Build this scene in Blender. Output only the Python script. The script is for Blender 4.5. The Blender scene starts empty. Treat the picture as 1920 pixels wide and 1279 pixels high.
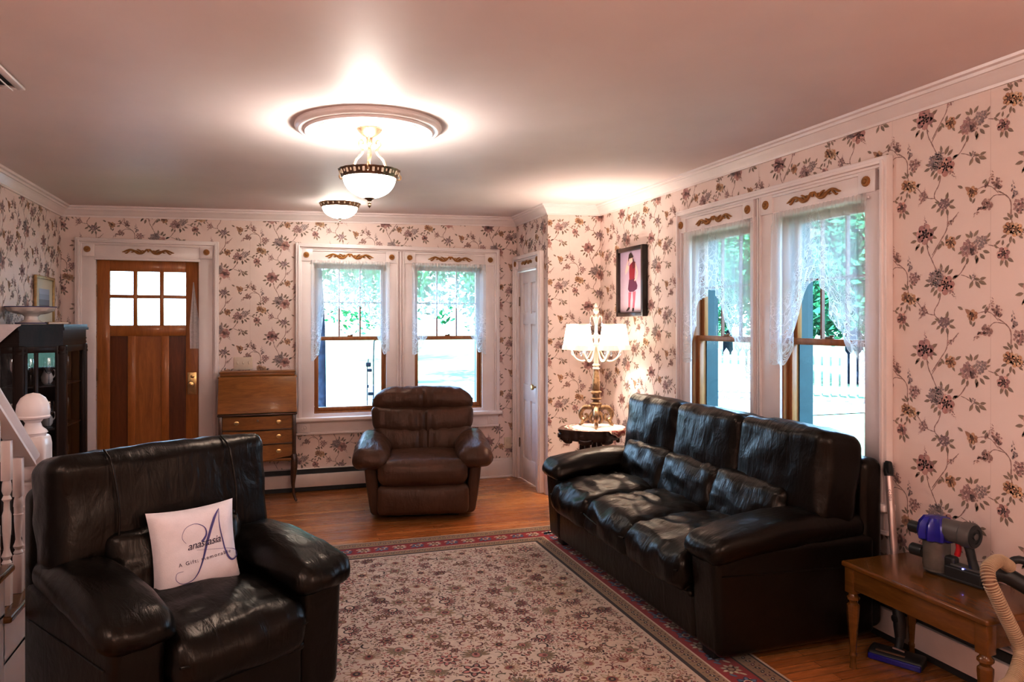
import bpy, math, random
from math import sin, cos, pi, radians, sqrt, atan2, tan
from mathutils import Vector, Matrix, noise
C = bpy.context.scene.collection
RND = random.Random(7)

# ------------------------------------------------------------------ mesh builder
class MB:
    def __init__(s): s.v=[]; s.f=[]; s.m=[]; s.sm=[]; s.c=[]; s.uv={}
    def add(s, vs, fs, m=0, col=None, smooth=True, M=None):
        b=len(s.v)
        for p in vs:
            p=Vector(p); s.v.append(M@p if M is not None else p)
        for f in fs:
            s.f.append([i+b for i in f]); s.m.append(m); s.sm.append(smooth); s.c.append(col)
        return b
    def box(s,x0,x1,y0,y1,z0,z1,r=0,m=0,k=1,col=None,M=None):
        c=((x0+x1)/2,(y0+y1)/2,(z0+z1)/2)
        s.rbox(c,(abs(x1-x0),abs(y1-y0),abs(z1-z0)),r,k,1,m=m,col=col,M=M); return s
    def rbox(s,c,size,r=0,k=3,n=1,f=None,m=0,col=None,M=None):
        a=[max(t/2,1e-6) for t in size]; r=min(r,min(a)*.999)
        if isinstance(n,int): n=(n,n,n)
        def samp(h,nn):
            inn=h-r
            if r<=0: return [-h+2*h*i/nn for i in range(nn+1)]
            e=[r*tan(radians(45)*i/k) for i in range(k+1)]
            lo=[-(inn+t) for t in reversed(e)]; hi=[inn+t for t in e]
            mid=[-inn+2*inn*i/nn for i in range(1,nn)]
            return lo+mid+hi
        S=[samp(a[i],n[i]) for i in range(3)]
        inn=[a[i]-r for i in range(3)]
        key={}; vs=[]; fs=[]
        def vid(p):
            q=[max(-inn[i],min(inn[i],p[i])) for i in range(3)]
            d=[p[i]-q[i] for i in range(3)]; L=sqrt(sum(t*t for t in d))
            o=[q[i]+(d[i]/L*r if L>1e-12 else 0) for i in range(3)] if r>0 else list(p)
            kk=(round(o[0],6),round(o[1],6),round(o[2],6))
            if kk not in key:
                key[kk]=len(vs); P=Vector(o)
                if f: P=f(P,(o[0]/a[0],o[1]/a[1],o[2]/a[2]))
                vs.append(P+Vector(c))
            return key[kk]
        for ax in range(3):
            u,v=(ax+1)%3,(ax+2)%3
            for sg in (-1,1):
                g=[[None]*len(S[v]) for _ in S[u]]
                for i,pu in enumerate(S[u]):
                    for j,pv in enumerate(S[v]):
                        p=[0,0,0]; p[ax]=sg*a[ax]; p[u]=pu; p[v]=pv; g[i][j]=vid(p)
                for i in range(len(S[u])-1):
                    for j in range(len(S[v])-1):
                        q=[g[i][j],g[i+1][j],g[i+1][j+1],g[i][j+1]]
                        if sg<0: q.reverse()
                        q2=[]
                        for t in q:
                            if t not in q2: q2.append(t)
                        if len(q2)>2: fs.append(q2)
        s.add(vs,fs,m,col,True,M); return s
    def lathe(s,prof,seg=24,c=(0,0,0),m=0,col=None,M=None,rf=None,cap=True):
        vs=[];fs=[];n=len(prof)
        for i in range(seg):
            a=2*pi*i/seg
            for (r,z) in prof:
                rr=r*(rf(a,z) if rf else 1)
                vs.append((c[0]+rr*cos(a),c[1]+rr*sin(a),c[2]+z))
        for i in range(seg):
            j=(i+1)%seg
            for t in range(n-1):
                fs.append([i*n+t,j*n+t,j*n+t+1,i*n+t+1])
        if cap:
            if prof[0][0]>1e-5: fs.append([i*n for i in reversed(range(seg))])
            if prof[-1][0]>1e-5: fs.append([i*n+n-1 for i in range(seg)])
        s.add(vs,fs,m,col,True,M); return s
    def tube(s,pts,r,seg=10,m=0,col=None,M=None,flat=1.0,closed=False):
        pts=[Vector(p) for p in pts]; n=len(pts); R=r if isinstance(r,(list,tuple)) else [r]*n
        vs=[];fs=[]; T0=None; N=None
        for i,p in enumerate(pts):
            if closed: t=(pts[(i+1)%n]-pts[i-1])
            else: t=(pts[min(i+1,n-1)]-pts[max(i-1,0)])
            t=t.normalized() if t.length>1e-9 else Vector((0,0,1))
            if N is None:
                h=Vector((0,0,1)) if abs(t.z)<.9 else Vector((0,1,0))
                N=(h-t*h.dot(t)).normalized()
            else:
                N=N-t*N.dot(t); N=N.normalized() if N.length>1e-6 else t.orthogonal().normalized()
            B=t.cross(N)
            for k in range(seg):
                a=2*pi*k/seg; vs.append(p+N*(R[i]*cos(a)*flat)+B*(R[i]*sin(a)))
        for i in range(n if closed else n-1):
            for k in range(seg):
                k2=(k+1)%seg; j=(i+1)%n
                fs.append([i*seg+k,i*seg+k2,j*seg+k2,j*seg+k])
        if not closed:
            fs.append(list(reversed(range(seg)))); fs.append([(n-1)*seg+k for k in range(seg)])
        s.add(vs,fs,m,col,True,M); return s
    def prism(s,poly,z0,z1,m=0,col=None,M=None):
        n=len(poly)
        vs=[(x,y,z0) for x,y in poly]+[(x,y,z1) for x,y in poly]
        fs=[list(reversed(range(n))),list(range(n,2*n))]+[[i,(i+1)%n,n+(i+1)%n,n+i] for i in range(n)]
        s.add(vs,fs,m,col,True,M); return s
    def sweep(s,prof,p0,p1,m=0,M=None,cap=True):
        # profile [(a,b)] placed at p0 and p1 through callables or (origin,ax,bx)
        n=len(prof); vs=[]
        for (o,ax,bx) in (p0,p1):
            for a,b in prof: vs.append(Vector(o)+Vector(ax)*a+Vector(bx)*b)
        fs=[[i,i+1,n+i+1,n+i] for i in range(n-1)]
        if cap: fs+= [list(reversed(range(n))),list(range(n,2*n))]
        s.add(vs,fs,m,None,True,M); return s
    def quad(s,a,b,c,d,m=0,col=None,M=None): s.add([a,b,c,d],[[0,1,2,3]],m,col,False,M); return s
    def build(s,name,mat,parent=None,angle=38,recalc=True):
        me=bpy.data.meshes.new(name); me.from_pydata([tuple(p) for p in s.v],[],s.f)
        for mm in (mat if isinstance(mat,(list,tuple)) else [mat]): me.materials.append(mm)
        me.polygons.foreach_set('material_index',s.m)
        me.polygons.foreach_set('use_smooth',s.sm)
        if any(c is not None for c in s.c):
            at=me.color_attributes.new('Col','FLOAT_COLOR','CORNER'); buf=[]
            for f,c in zip(s.f,s.c):
                c=c or (1,1,1); buf.extend((c[0],c[1],c[2],1.0)*len(f))
            at.data.foreach_set('color',buf)
        if s.uv:
            ul=me.uv_layers.new(name='UVMap')
            for p in me.polygons:
                for li,vi in zip(p.loop_indices,p.vertices): ul.data[li].uv=s.uv.get(vi,(0,0))
        me.update()
        if recalc and len(s.f)<60000:
            import bmesh
            bm=bmesh.new(); bm.from_mesh(me); bmesh.ops.recalc_face_normals(bm,faces=bm.faces); bm.to_mesh(me); bm.free()
        if angle: me.set_sharp_from_angle(angle=radians(angle))
        o=bpy.data.objects.new(name,me); C.objects.link(o)
        if parent is not None: o.parent=parent
        return o

def tag(o,label=None,cat=None,group=None,kind=None):
    if label: o['label']=label
    if cat: o['category']=cat
    if group: o['group']=group
    if kind: o['kind']=kind
    return o
def thing(name,label,cat,loc=(0,0,0),rz=0,group=None,M=None):
    o=bpy.data.objects.new(name,None); C.objects.link(o); o.empty_display_size=.05
    if M is not None: o.matrix_world=M
    else: o.location=loc; o.rotation_euler=(0,0,rz)
    return tag(o,label,cat,group)
def struct(name,mb,mat,parent=None,label=None,cat=None,angle=38,recalc=True):
    o=mb.build(name,mat,parent,angle,recalc)
    if parent is None: tag(o,label,cat,kind='structure')
    return o
def sroot(name,label,cat,M):
    o=bpy.data.objects.new(name,None); C.objects.link(o); o.matrix_world=M
    return tag(o,label,cat,kind='structure')
def dup(root,loc=None,rz=None,label=None,M=None):
    r=root.copy(); C.objects.link(r)
    if M is not None: r.matrix_world=M
    if loc is not None: r.location=loc
    if rz is not None: r.rotation_euler=(0,0,rz)
    if label: r['label']=label
    for ch in list(root.children):
        c=ch.copy(); C.objects.link(c); c.parent=r
        for g in list(ch.children):
            d=g.copy(); C.objects.link(d); d.parent=c
    return r
def frame(o,u,v,w):
    M=Matrix.Identity(4)
    for i in range(3):
        M[i][0]=u[i]; M[i][1]=v[i]; M[i][2]=w[i]; M[i][3]=o[i]
    return M
T=Matrix.Translation
def RX(a): return Matrix.Rotation(a,4,'X')
def RY(a): return Matrix.Rotation(a,4,'Y')
def RZ(a): return Matrix.Rotation(a,4,'Z')
def smooth_path(pts,n=6):
    pts=[Vector(p) for p in pts]; out=[]
    for i in range(len(pts)-1):
        p0=pts[max(i-1,0)];p1=pts[i];p2=pts[i+1];p3=pts[min(i+2,len(pts)-1)]
        for k in range(n):
            t=k/n
            out.append(.5*((2*p1)+(p2-p0)*t+(2*p0-5*p1+4*p2-p3)*t*t+(3*p1-p0-3*p2+p3)*t**3))
    out.append(pts[-1]); return out

# ------------------------------------------------------------------ materials
def lin(r,g,b):
    f=lambda c:(c/255/12.92 if c/255<=.04045 else ((c/255+.055)/1.055)**2.4)
    return (f(r),f(g),f(b))
class NT:
    def __init__(s,name):
        s.mat=bpy.data.materials.new(name); s.mat.use_nodes=True; s.t=s.mat.node_tree; s.n=s.t.nodes
        s.b=s.n['Principled BSDF']; s.out=s.n['Material Output']
    def new(s,t,**kw):
        n=s.n.new(t)
        for k,v in kw.items():
            if k in ('inputs',): continue
            setattr(n,k,v)
        return n
    def link(s,a,b): s.t.links.new(a,b)
    def coord(s,which='Object',scale=(1,1,1),rot=(0,0,0)):
        tc=s.new('ShaderNodeTexCoord'); mp=s.new('ShaderNodeMapping')
        mp.inputs['Scale'].default_value=scale; mp.inputs['Rotation'].default_value=rot
        s.link(tc.outputs[which],mp.inputs[0]); return mp.outputs[0]
    def noise(s,co,scale,detail=4,rough=.55,dist=0):
        n=s.new('ShaderNodeTexNoise'); n.inputs['Scale'].default_value=scale; n.inputs['Detail'].default_value=detail
        n.inputs['Roughness'].default_value=rough; n.inputs['Distortion'].default_value=dist
        s.link(co,n.inputs['Vector']); return n.outputs['Fac']
    def ramp(s,fac,stops):
        r=s.new('ShaderNodeValToRGB'); e=r.color_ramp.elements
        while len(e)<len(stops): e.new(.5)
        for i,(p,c) in enumerate(stops):
            e[i].position=p; e[i].color=(c[0],c[1],c[2],1) if not isinstance(c,(int,float)) else (c,c,c,1)
        s.link(fac,r.inputs[0]); return r.outputs[0]
    def bump(s,h,strength=.3,dist=.01,prev=None):
        b=s.new('ShaderNodeBump'); b.inputs['Strength'].default_value=strength; b.inputs['Distance'].default_value=dist
        s.link(h,b.inputs['Height'])
        if prev is not None: s.link(prev,b.inputs['Normal'])
        return b.outputs[0]
    def mix(s,fac,a,b,mode='MIX'):
        m=s.new('ShaderNodeMix',data_type='RGBA',blend_type=mode)
        for sock,v in ((0,fac),(6,a),(7,b)):
            if isinstance(v,(int,float)): m.inputs[sock].default_value=v if sock==0 else (v,v,v,1)
            elif isinstance(v,tuple): m.inputs[sock].default_value=(v[0],v[1],v[2],1)
            else: s.link(v,m.inputs[sock])
        return m.outputs[2]
    def math(s,op,a,b=0):
        m=s.new('ShaderNodeMath',operation=op)
        for i,v in enumerate((a,b)):
            if isinstance(v,(int,float)): m.inputs[i].default_value=v
            else: s.link(v,m.inputs[i])
        return m.outputs[0]
    def set(s,**kw):
        names={'base':'Base Color','rough':'Roughness','metal':'Metallic','spec':'Specular IOR Level','normal':'Normal','coat':'Coat Weight','coatr':'Coat Roughness','em':'Emission Color','ems':'Emission Strength','alpha':'Alpha','trans':'Transmission Weight','sheen':'Sheen Weight','sub':'Subsurface Weight','tint':'Specular Tint'}
        for k,v in kw.items():
            sk=s.b.inputs[names[k]]
            if isinstance(v,(int,float)): sk.default_value=v
            elif isinstance(v,tuple): sk.default_value=(v[0],v[1],v[2],1)
            else: s.link(v,sk)
        return s.mat

def m_plain(name,col,rough=.5,metal=0,spec=.5,var=.12,scale=12,bump=0.0,bscale=80,coat=0):
    n=NT(name); co=n.coord()
    f=n.noise(co,scale,4)
    c=n.ramp(f,[(.3,tuple(x*(1-var) for x in col)),(.7,tuple(min(1,x*(1+var)) for x in col))])
    n.set(base=c,rough=rough,metal=metal,spec=spec,coat=coat,coatr=.08)
    if bump: n.set(normal=n.bump(n.noise(co,bscale,3),bump,.004))
    return n.mat
def m_wood(name,dark,light,scale=(1,12,12),rough=.3,coat=.3,fig=3.0,spec=.4):
    n=NT(name); co=n.coord(scale=scale)
    f=n.noise(co,fig,6,.6,1.2); g=n.noise(co,fig*6,3,.6,.3)
    h=n.math('ADD',n.math('MULTIPLY',f,.75),n.math('MULTIPLY',g,.25))
    mid=tuple((a+b)/2 for a,b in zip(dark,light))
    c=n.ramp(h,[(.3,dark),(.5,mid),(.7,light)])
    n.set(base=c,rough=rough,coat=coat,coatr=.12,spec=spec,normal=n.bump(g,.05,.002)); return n.mat
def m_leather(name,dark,light,rough=.36,spec=.6,cr=1.0):
    n=NT(name); co=n.coord()
    f=n.noise(co,3.2,5,.6); c=n.ramp(f,[(.3,dark),(.75,light)])
    cz=n.coord(scale=(1,1,1))
    big=n.noise(cz,7,3,.5,1.6); fine=n.noise(co,26,5,.6,1.0)
    vor=n.new('ShaderNodeTexVoronoi'); vor.inputs['Scale'].default_value=260; n.link(co,vor.inputs['Vector'])
    b1=n.bump(big,.24*cr,.013); b2=n.bump(fine,.05*cr,.003,b1); cs=n.noise(n.coord(scale=(5.5,1.5,1.7)),4.2,4,.55,1.1); b2=n.bump(cs,.30*cr,.012,b2); b3=n.bump(vor.outputs[0],.03,.001,b2)
    rr=n.ramp(fine,[(.3,rough*.92),(.8,rough*1.1)])
    n.set(base=c,rough=rr,spec=spec,normal=b3,tint=(1,.84,.72)); return n.mat  # tint puts the peach of warm lamp light into the leather highlights
def m_attr(name,rough=.6,spec=.3,nscale=3,namt=.08,bump=0,bscale=400,sheen=0):
    n=NT(name); a=n.new('ShaderNodeAttribute'); a.attribute_name='Col'
    co=n.coord(); f=n.noise(co,nscale,4)
    k=n.ramp(f,[(.25,1-namt),(.75,1.0)])
    n.set(base=n.mix(1.0,a.outputs['Color'],k,'MULTIPLY'),rough=rough,spec=spec,sheen=sheen)
    if bump: n.set(normal=n.bump(n.noise(co,bscale,2),bump,.003))
    return n.mat
def m_emit(name,col,strength,base=(.9,.9,.9)):
    n=NT(name); co=n.coord(); f=n.noise(co,6,3)
    c=n.ramp(f,[(.2,tuple(x*.93 for x in col)),(.8,col)])
    n.set(base=base,em=c,ems=strength,rough=.4); return n.mat
def m_glass(name,refl=.08,tint=(1,1,1)):
    n=NT(name); tr=n.new('ShaderNodeBsdfTransparent'); tr.inputs[0].default_value=(*tint,1)
    gl=n.new('ShaderNodeBsdfGlossy'); gl.inputs['Roughness'].default_value=.02
    mx=n.new('ShaderNodeMixShader'); lw=n.new('ShaderNodeLayerWeight'); lw.inputs[0].default_value=.2
    n.link(n.math('ADD',n.math('MULTIPLY',lw.outputs['Fresnel'],.5),refl*.5),mx.inputs[0])
    n.link(tr.outputs[0],mx.inputs[1]); n.link(gl.outputs[0],mx.inputs[2]); n.link(mx.outputs[0],n.out.inputs[0]); return n.mat
M_={}
M_['ceil']=m_plain('ceiling_paint',(.78,.685,.67),.55,spec=.3,var=.03,scale=2)
M_['trim']=m_plain('white_gloss_paint',(.82,.735,.725),.28,spec=.5,var=.03,scale=6)
M_['heater']=m_plain('heater_enamel',(.72,.64,.61),.35,var=.03)
M_['slot']=m_plain('dark_slot',(.03,.028,.028),.6)
M_['paper']=m_attr('floral_wallpaper',.55,.25,2.0,.05)
M_['rug']=m_attr('woven_rug_pile',.9,.1,40,.18,.5,900,.2)
M_['gold']=m_plain('antique_gold_paint',(.36,.175,.05),.5,metal=.15,var=.25,scale=60)
M_['brass']=m_plain('aged_brass',(.55,.40,.20),.28,metal=.9,var=.15,scale=40)
M_['bronze']=m_plain('dark_bronze',(.20,.13,.085),.35,metal=.75,var=.35,scale=70)
M_['agold']=m_plain('lamp_bronze_gilt',(.34,.22,.13),.4,metal=.6,var=.4,scale=50)
M_['cream']=m_plain('lamp_cream_enamel',(.80,.72,.60),.35,var=.08)
M_['oak']=m_wood('sash_oak',(.24,.085,.025),(.42,.18,.06),(8,1,8),.35,.2)
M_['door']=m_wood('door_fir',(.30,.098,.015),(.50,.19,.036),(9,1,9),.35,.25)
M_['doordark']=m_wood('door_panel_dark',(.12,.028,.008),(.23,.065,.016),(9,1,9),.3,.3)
M_['desk']=m_wood('desk_maple',(.19,.07,.011),(.36,.15,.03),(1.6,9,9),.38,.15)
M_['deskdark']=m_wood('desk_dark_edge',(.045,.016,.008),(.10,.038,.016),(2,9,9),.3,.4)
M_['bench']=m_wood('bench_maple',(.12,.045,.007),(.20,.08,.014),(9,1.5,9),.24,.4,2.2)
M_['cab']=m_wood('cabinet_mahogany',(.014,.007,.005),(.040,.017,.012),(6,6,1),.35,.05,3.0,.2)
M_['tabledark']=m_wood('table_walnut',(.028,.012,.008),(.075,.032,.02),(3,3,3),.22,.5)
M_['blackleather']=m_leather('black_brown_leather',(.0026,.0016,.0012),(.006,.0037,.0027),.30,.36)
M_['brownleather']=m_leather('brown_leather',(.062,.026,.015),(.105,.044,.026),.36,.3,1.5)
M_['blacktrim']=m_plain('black_foot',(.01,.01,.01),.5)
M_['cloth']=m_plain('white_cotton',(.74,.68,.70),.85,spec=.1,var=.04,scale=20,bump=.3,bscale=300)
M_['china']=m_plain('white_china',(.80,.72,.68),.2,var=.04)
M_['plasticiv']=m_plain('ivory_plastic',(.68,.58,.48),.35,var=.03)
M_['greyplastic']=m_plain('grey_plastic',(.11,.10,.095),.38,var=.1)
M_['darkplastic']=m_plain('dark_grey_plastic',(.022,.021,.022),.4,var=.15)
M_['blueplastic']=m_plain('blue_plastic',(.022,.018,.30),.22,var=.2)
M_['binplastic']=m_plain('smoky_bin',(.15,.125,.105),.2,var=.15,scale=25)
M_['redplastic']=m_plain('red_plastic',(.5,.015,.02),.3)
M_['led']=m_emit('blue_led',(.15,.2,1),12)
M_['silver']=m_plain('silver_tube',(.62,.50,.47),.3,metal=.55,var=.05)
M_['hose']=m_plain('beige_hose',(.44,.34,.24),.45,var=.08)
M_['hosedark']=m_plain('brown_hose_groove',(.22,.12,.07),.5)
M_['glass']=m_glass('window_glass',.05)
M_['cabglass']=m_glass('cabinet_glass',.18)
M_['crystal']=m_glass('crystal_ware',.5,(.93,.93,.97))
M_['inkblue']=m_plain('indigo_print',(.12,.105,.25),.8,spec=.1)
M_['inkdark']=m_plain('dark_print',(.075,.06,.09),.8,spec=.1)
M_['white']=m_plain('white_print',(.75,.72,.7),.6)
M_['frameblack']=m_wood('frame_dark',(.014,.007,.005),(.03,.015,.01),(4,4,4),.3,.4)
M_['framegold']=m_plain('frame_gilt',(.42,.28,.13),.4,metal=.4,var=.2,scale=40)
M_['attr']=m_attr('printed_picture',.35,.4)
M_['stone']=m_plain('pale_stone',(.16,.15,.15),.8,var=.25)
M_['bowl']=m_emit('lit_alabaster_bowl',(1,.93,.82),20)
M_['shade']=m_emit('lit_lamp_shade',(1,.86,.68),2.6)
M_['shadetrim']=m_emit('shade_fringe',(1,.74,.54),.42)
def mk_floor():
    n=NT('strip_oak_floor'); co=n.coord()
    br=n.new('ShaderNodeTexBrick'); n.link(co,br.inputs['Vector'])
    br.offset=.37; br.inputs['Scale'].default_value=1; br.inputs['Brick Width'].default_value=1.15; br.inputs['Row Height'].default_value=.058
    br.inputs['Mortar Size'].default_value=.0012; br.inputs['Bias'].default_value=0
    br.inputs['Color1'].default_value=(.38,.125,.028,1); br.inputs['Color2'].default_value=(.60,.245,.068,1); br.inputs['Mortar'].default_value=(.06,.02,.008,1)
    st=n.coord(scale=(1.3,22,1)); f=n.noise(st,2.5,6,.62,.8)
    k=n.ramp(f,[(.25,.62),(.55,1.0),(.8,1.12)])
    n.set(base=n.mix(1.0,br.outputs['Color'],k,'MULTIPLY'),rough=n.ramp(f,[(.2,.34),(.8,.22)]),spec=.5,coat=.25,coatr=.18,normal=n.bump(br.outputs['Fac'],-.25,.002))
    return n.mat
M_['floor']=mk_floor()
def mk_lace():
    n=NT('white_lace'); co=n.coord('UV')
    sep=n.new('ShaderNodeSeparateXYZ'); n.link(co,sep.inputs[0])
    vo=n.new('ShaderNodeTexVoronoi'); vo.feature='DISTANCE_TO_EDGE'; vo.inputs['Scale'].default_value=24
    n.link(co,vo.inputs['Vector'])
    vf=n.new('ShaderNodeTexVoronoi'); vf.inputs['Scale'].default_value=13; n.link(co,vf.inputs['Vector'])
    wv=n.math('SINE',n.math('MULTIPLY',vf.outputs['Distance'],95))
    rings=n.math('GREATER_THAN',wv,.15)
    edge=n.math('LESS_THAN',vo.outputs['Distance'],.055)
    lace=n.math('MAXIMUM',rings,edge)
    near=n.ramp(sep.outputs['Y'],[(.10,1.0),(.42,0.0)])   # V = distance above the hem in metres
    a_l=n.math('ADD',n.math('MULTIPLY',lace,.64),.22)
    a=n.mix(near,.47,a_l)
    tr=n.new('ShaderNodeBsdfTransparent'); tl=n.new('ShaderNodeBsdfTranslucent'); df=n.new('ShaderNodeBsdfDiffuse')
    tl.inputs[0].default_value=(.80,.84,.88,1); df.inputs[0].default_value=(.84,.82,.82,1)
    m1=n.new('ShaderNodeMixShader'); m1.inputs[0].default_value=.55; n.link(tl.outputs[0],m1.inputs[1]); n.link(df.outputs[0],m1.inputs[2])
    m2=n.new('ShaderNodeMixShader'); n.link(a,m2.inputs[0]); n.link(tr.outputs[0],m2.inputs[1]); n.link(m1.outputs[0],m2.inputs[2])
    n.link(m2.outputs[0],n.out.inputs[0]); return n.mat
M_['lace']=mk_lace()
def mk_leaf(name,c0,c1):
    n=NT(name); co=n.coord(); f=n.noise(co,1.7,3); c=n.ramp(f,[(.3,c0),(.7,c1)])
    n.set(base=c,rough=.6,spec=.2); return n.mat
M_['leafg']=mk_leaf('tree_leaves',(.010,.10,.036),(.06,.25,.085))
M_['leafd']=mk_leaf('tree_leaves_dark',(.007,.06,.03),(.035,.16,.065))
M_['bark']=m_plain('tree_bark',(.010,.014,.022),.95,0,.1,var=.5,scale=10,bump=.6,bscale=20)
M_['lawn']=m_plain('lawn_grass',(.13,.17,.10),.9,spec=.05,var=.18,scale=1.3)
M_['road']=m_plain('pale_road',(.30,.31,.31),.9,spec=.05,var=.05,scale=1)
M_['fence']=m_plain('white_fence',(.34,.35,.36),.6)
M_['soil']=m_plain('garden_soil',(.07,.065,.07),.9,var=.3,scale=6)
M_['outframe']=m_plain('outer_frame_teal',(.02,.065,.08),.5)
M_['iron']=m_plain('black_iron',(.004,.006,.010),.9,0,.1)
SKY=7.5; SUN=26; FILL=42; EXPO=0.75
XL,XR,YB,YF=-1.62,2.813,6.825,-1.6
XJ,YJ=2.308,5.97
def cz(x): return 2.545+.02*(x-2.28)
# ------------------------------------------------------------------ wallpaper motif (one repeat), polygons with colours
PAPER=(.84,.695,.65)
def clip_poly(poly,u0,u1,v0,v1):
    def cl(pts,ax,lim,sg):
        out=[]
        for i in range(len(pts)):
            a=pts[i-1];b=pts[i]; da=(a[ax]-lim)*sg; db=(b[ax]-lim)*sg
            if (da>=0)!=(db>=0):
                t=da/(da-db); out.append((a[0]+(b[0]-a[0])*t,a[1]+(b[1]-a[1])*t))
            if db>=0: out.append(b)
        return out
    for ax,lim,sg in ((0,u0,1),(0,u1,-1),(1,v0,1),(1,v1,-1)):
        if len(poly)<3: return []
        poly=cl(poly,ax,lim,sg)
    return poly if len(poly)>2 else []
def jc(c,k,rnd):
    s=1+rnd.uniform(-k,k); return tuple(max(0,x*s*(1+rnd.uniform(-k,k)*.25)) for x in c)
def ell(cx,cy,a,b,rot,n=7):
    c,s=cos(rot),sin(rot)
    return [(cx+a*cos(2*pi*i/n)*c-b*sin(2*pi*i/n)*s, cy+a*cos(2*pi*i/n)*s+b*sin(2*pi*i/n)*c) for i in range(n)]
class Pat:
    def __init__(s,seed=1): s.p=[]; s.r=random.Random(seed)
    def poly(s,pts,col,layer): s.p.append((pts,col,layer))
    def leaf(s,x,y,L,ang,col,wr=.42,layer=1):
        c,t=cos(ang),sin(ang)
        up=[(0,0),(.25,wr*.42),(.5,wr*.5),(.75,wr*.33),(1,0)]
        tr=lambda a,b:(x+(a*c-b*t)*L, y+(a*t+b*c)*L)
        s.poly([tr(a,b) for a,b in up],jc(col,.2,s.r),layer)
        s.poly([tr(a,-b) for a,b in reversed(up)],jc(tuple(k*.68 for k in col),.2,s.r),layer)
    def stem(s,pts,w,col,layer=0):
        P=[Vector((a,b)) for a,b in pts]
        P=[Vector((q.x,q.y)) for q in smooth_path([(p.x,p.y,0) for p in P],4)]
        for i in range(len(P)-1):
            d=(P[i+1]-P[i]); 
            if d.length<1e-6: continue
            nrm=Vector((-d.y,d.x)).normalized()*w*(.8+.5*((i*7)%3)/2)
            s.poly([tuple(P[i]+nrm),tuple(P[i]-nrm),tuple(P[i+1]-nrm),tuple(P[i+1]+nrm)],jc(col,.2,s.r),layer)
    def rose(s,x,y,R,light,mid,dark,ang=0):
        r=s.r
        for i in range(7):
            a=ang+2*pi*i/7+r.uniform(-.15,.15); c=light if i%2 else mid
            s.poly(ell(x+cos(a)*R*.62,y+sin(a)*R*.62,R*.46,R*.40,a,8),jc(c,.14,r),2)
        for i in range(6):
            a=ang+.4+2*pi*i/6; c=mid if i%2 else light
            s.poly(ell(x+cos(a)*R*.36,y+sin(a)*R*.36,R*.33,R*.27,a+1,7),jc(c,.22,r),3)
        for i in range(5):
            a=ang+2*pi*i/5; s.poly(ell(x+cos(a)*R*.18,y+sin(a)*R*.16,R*.24,R*.13,a+1.3,6),jc(dark if i%2 else mid,.2,r),4)
        s.poly(ell(x,y,R*.13,R*.1,.5,6),dark,5)
    def cluster(s,x,y,R,cols,n=20,d=.30,sx=1,sy=1):
        r=s.r
        for i in range(n):
            a=i*2.399; q=R*sqrt((i+.5)/n); px,py=x+q*cos(a)*sx,y+q*sin(a)*sy; c=r.choice(cols); k=R*d*r.uniform(.75,1.15)
            b=r.uniform(0,pi)
            s.poly(ell(px,py,k,k*.45,b,6),jc(c,.25,r),3)
            s.poly(ell(px,py,k,k*.45,b+pi/2,6),jc(c,.25,r),4)
    def spike(s,x,y,L,ang,cols,w=.30,n=13):
        r=s.r
        for i in range(n):
            t=i/(n-1); q=L*t; k=L*w*(1-t*.8); off=r.uniform(-1,1)*k*.8
            px=x+cos(ang)*q-sin(ang)*off; py=y+sin(ang)*q+cos(ang)*off
            s.poly(ell(px,py,k*.42,k*.26,r.uniform(0,pi),6),jc(r.choice(cols),.25,r),3)
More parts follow.
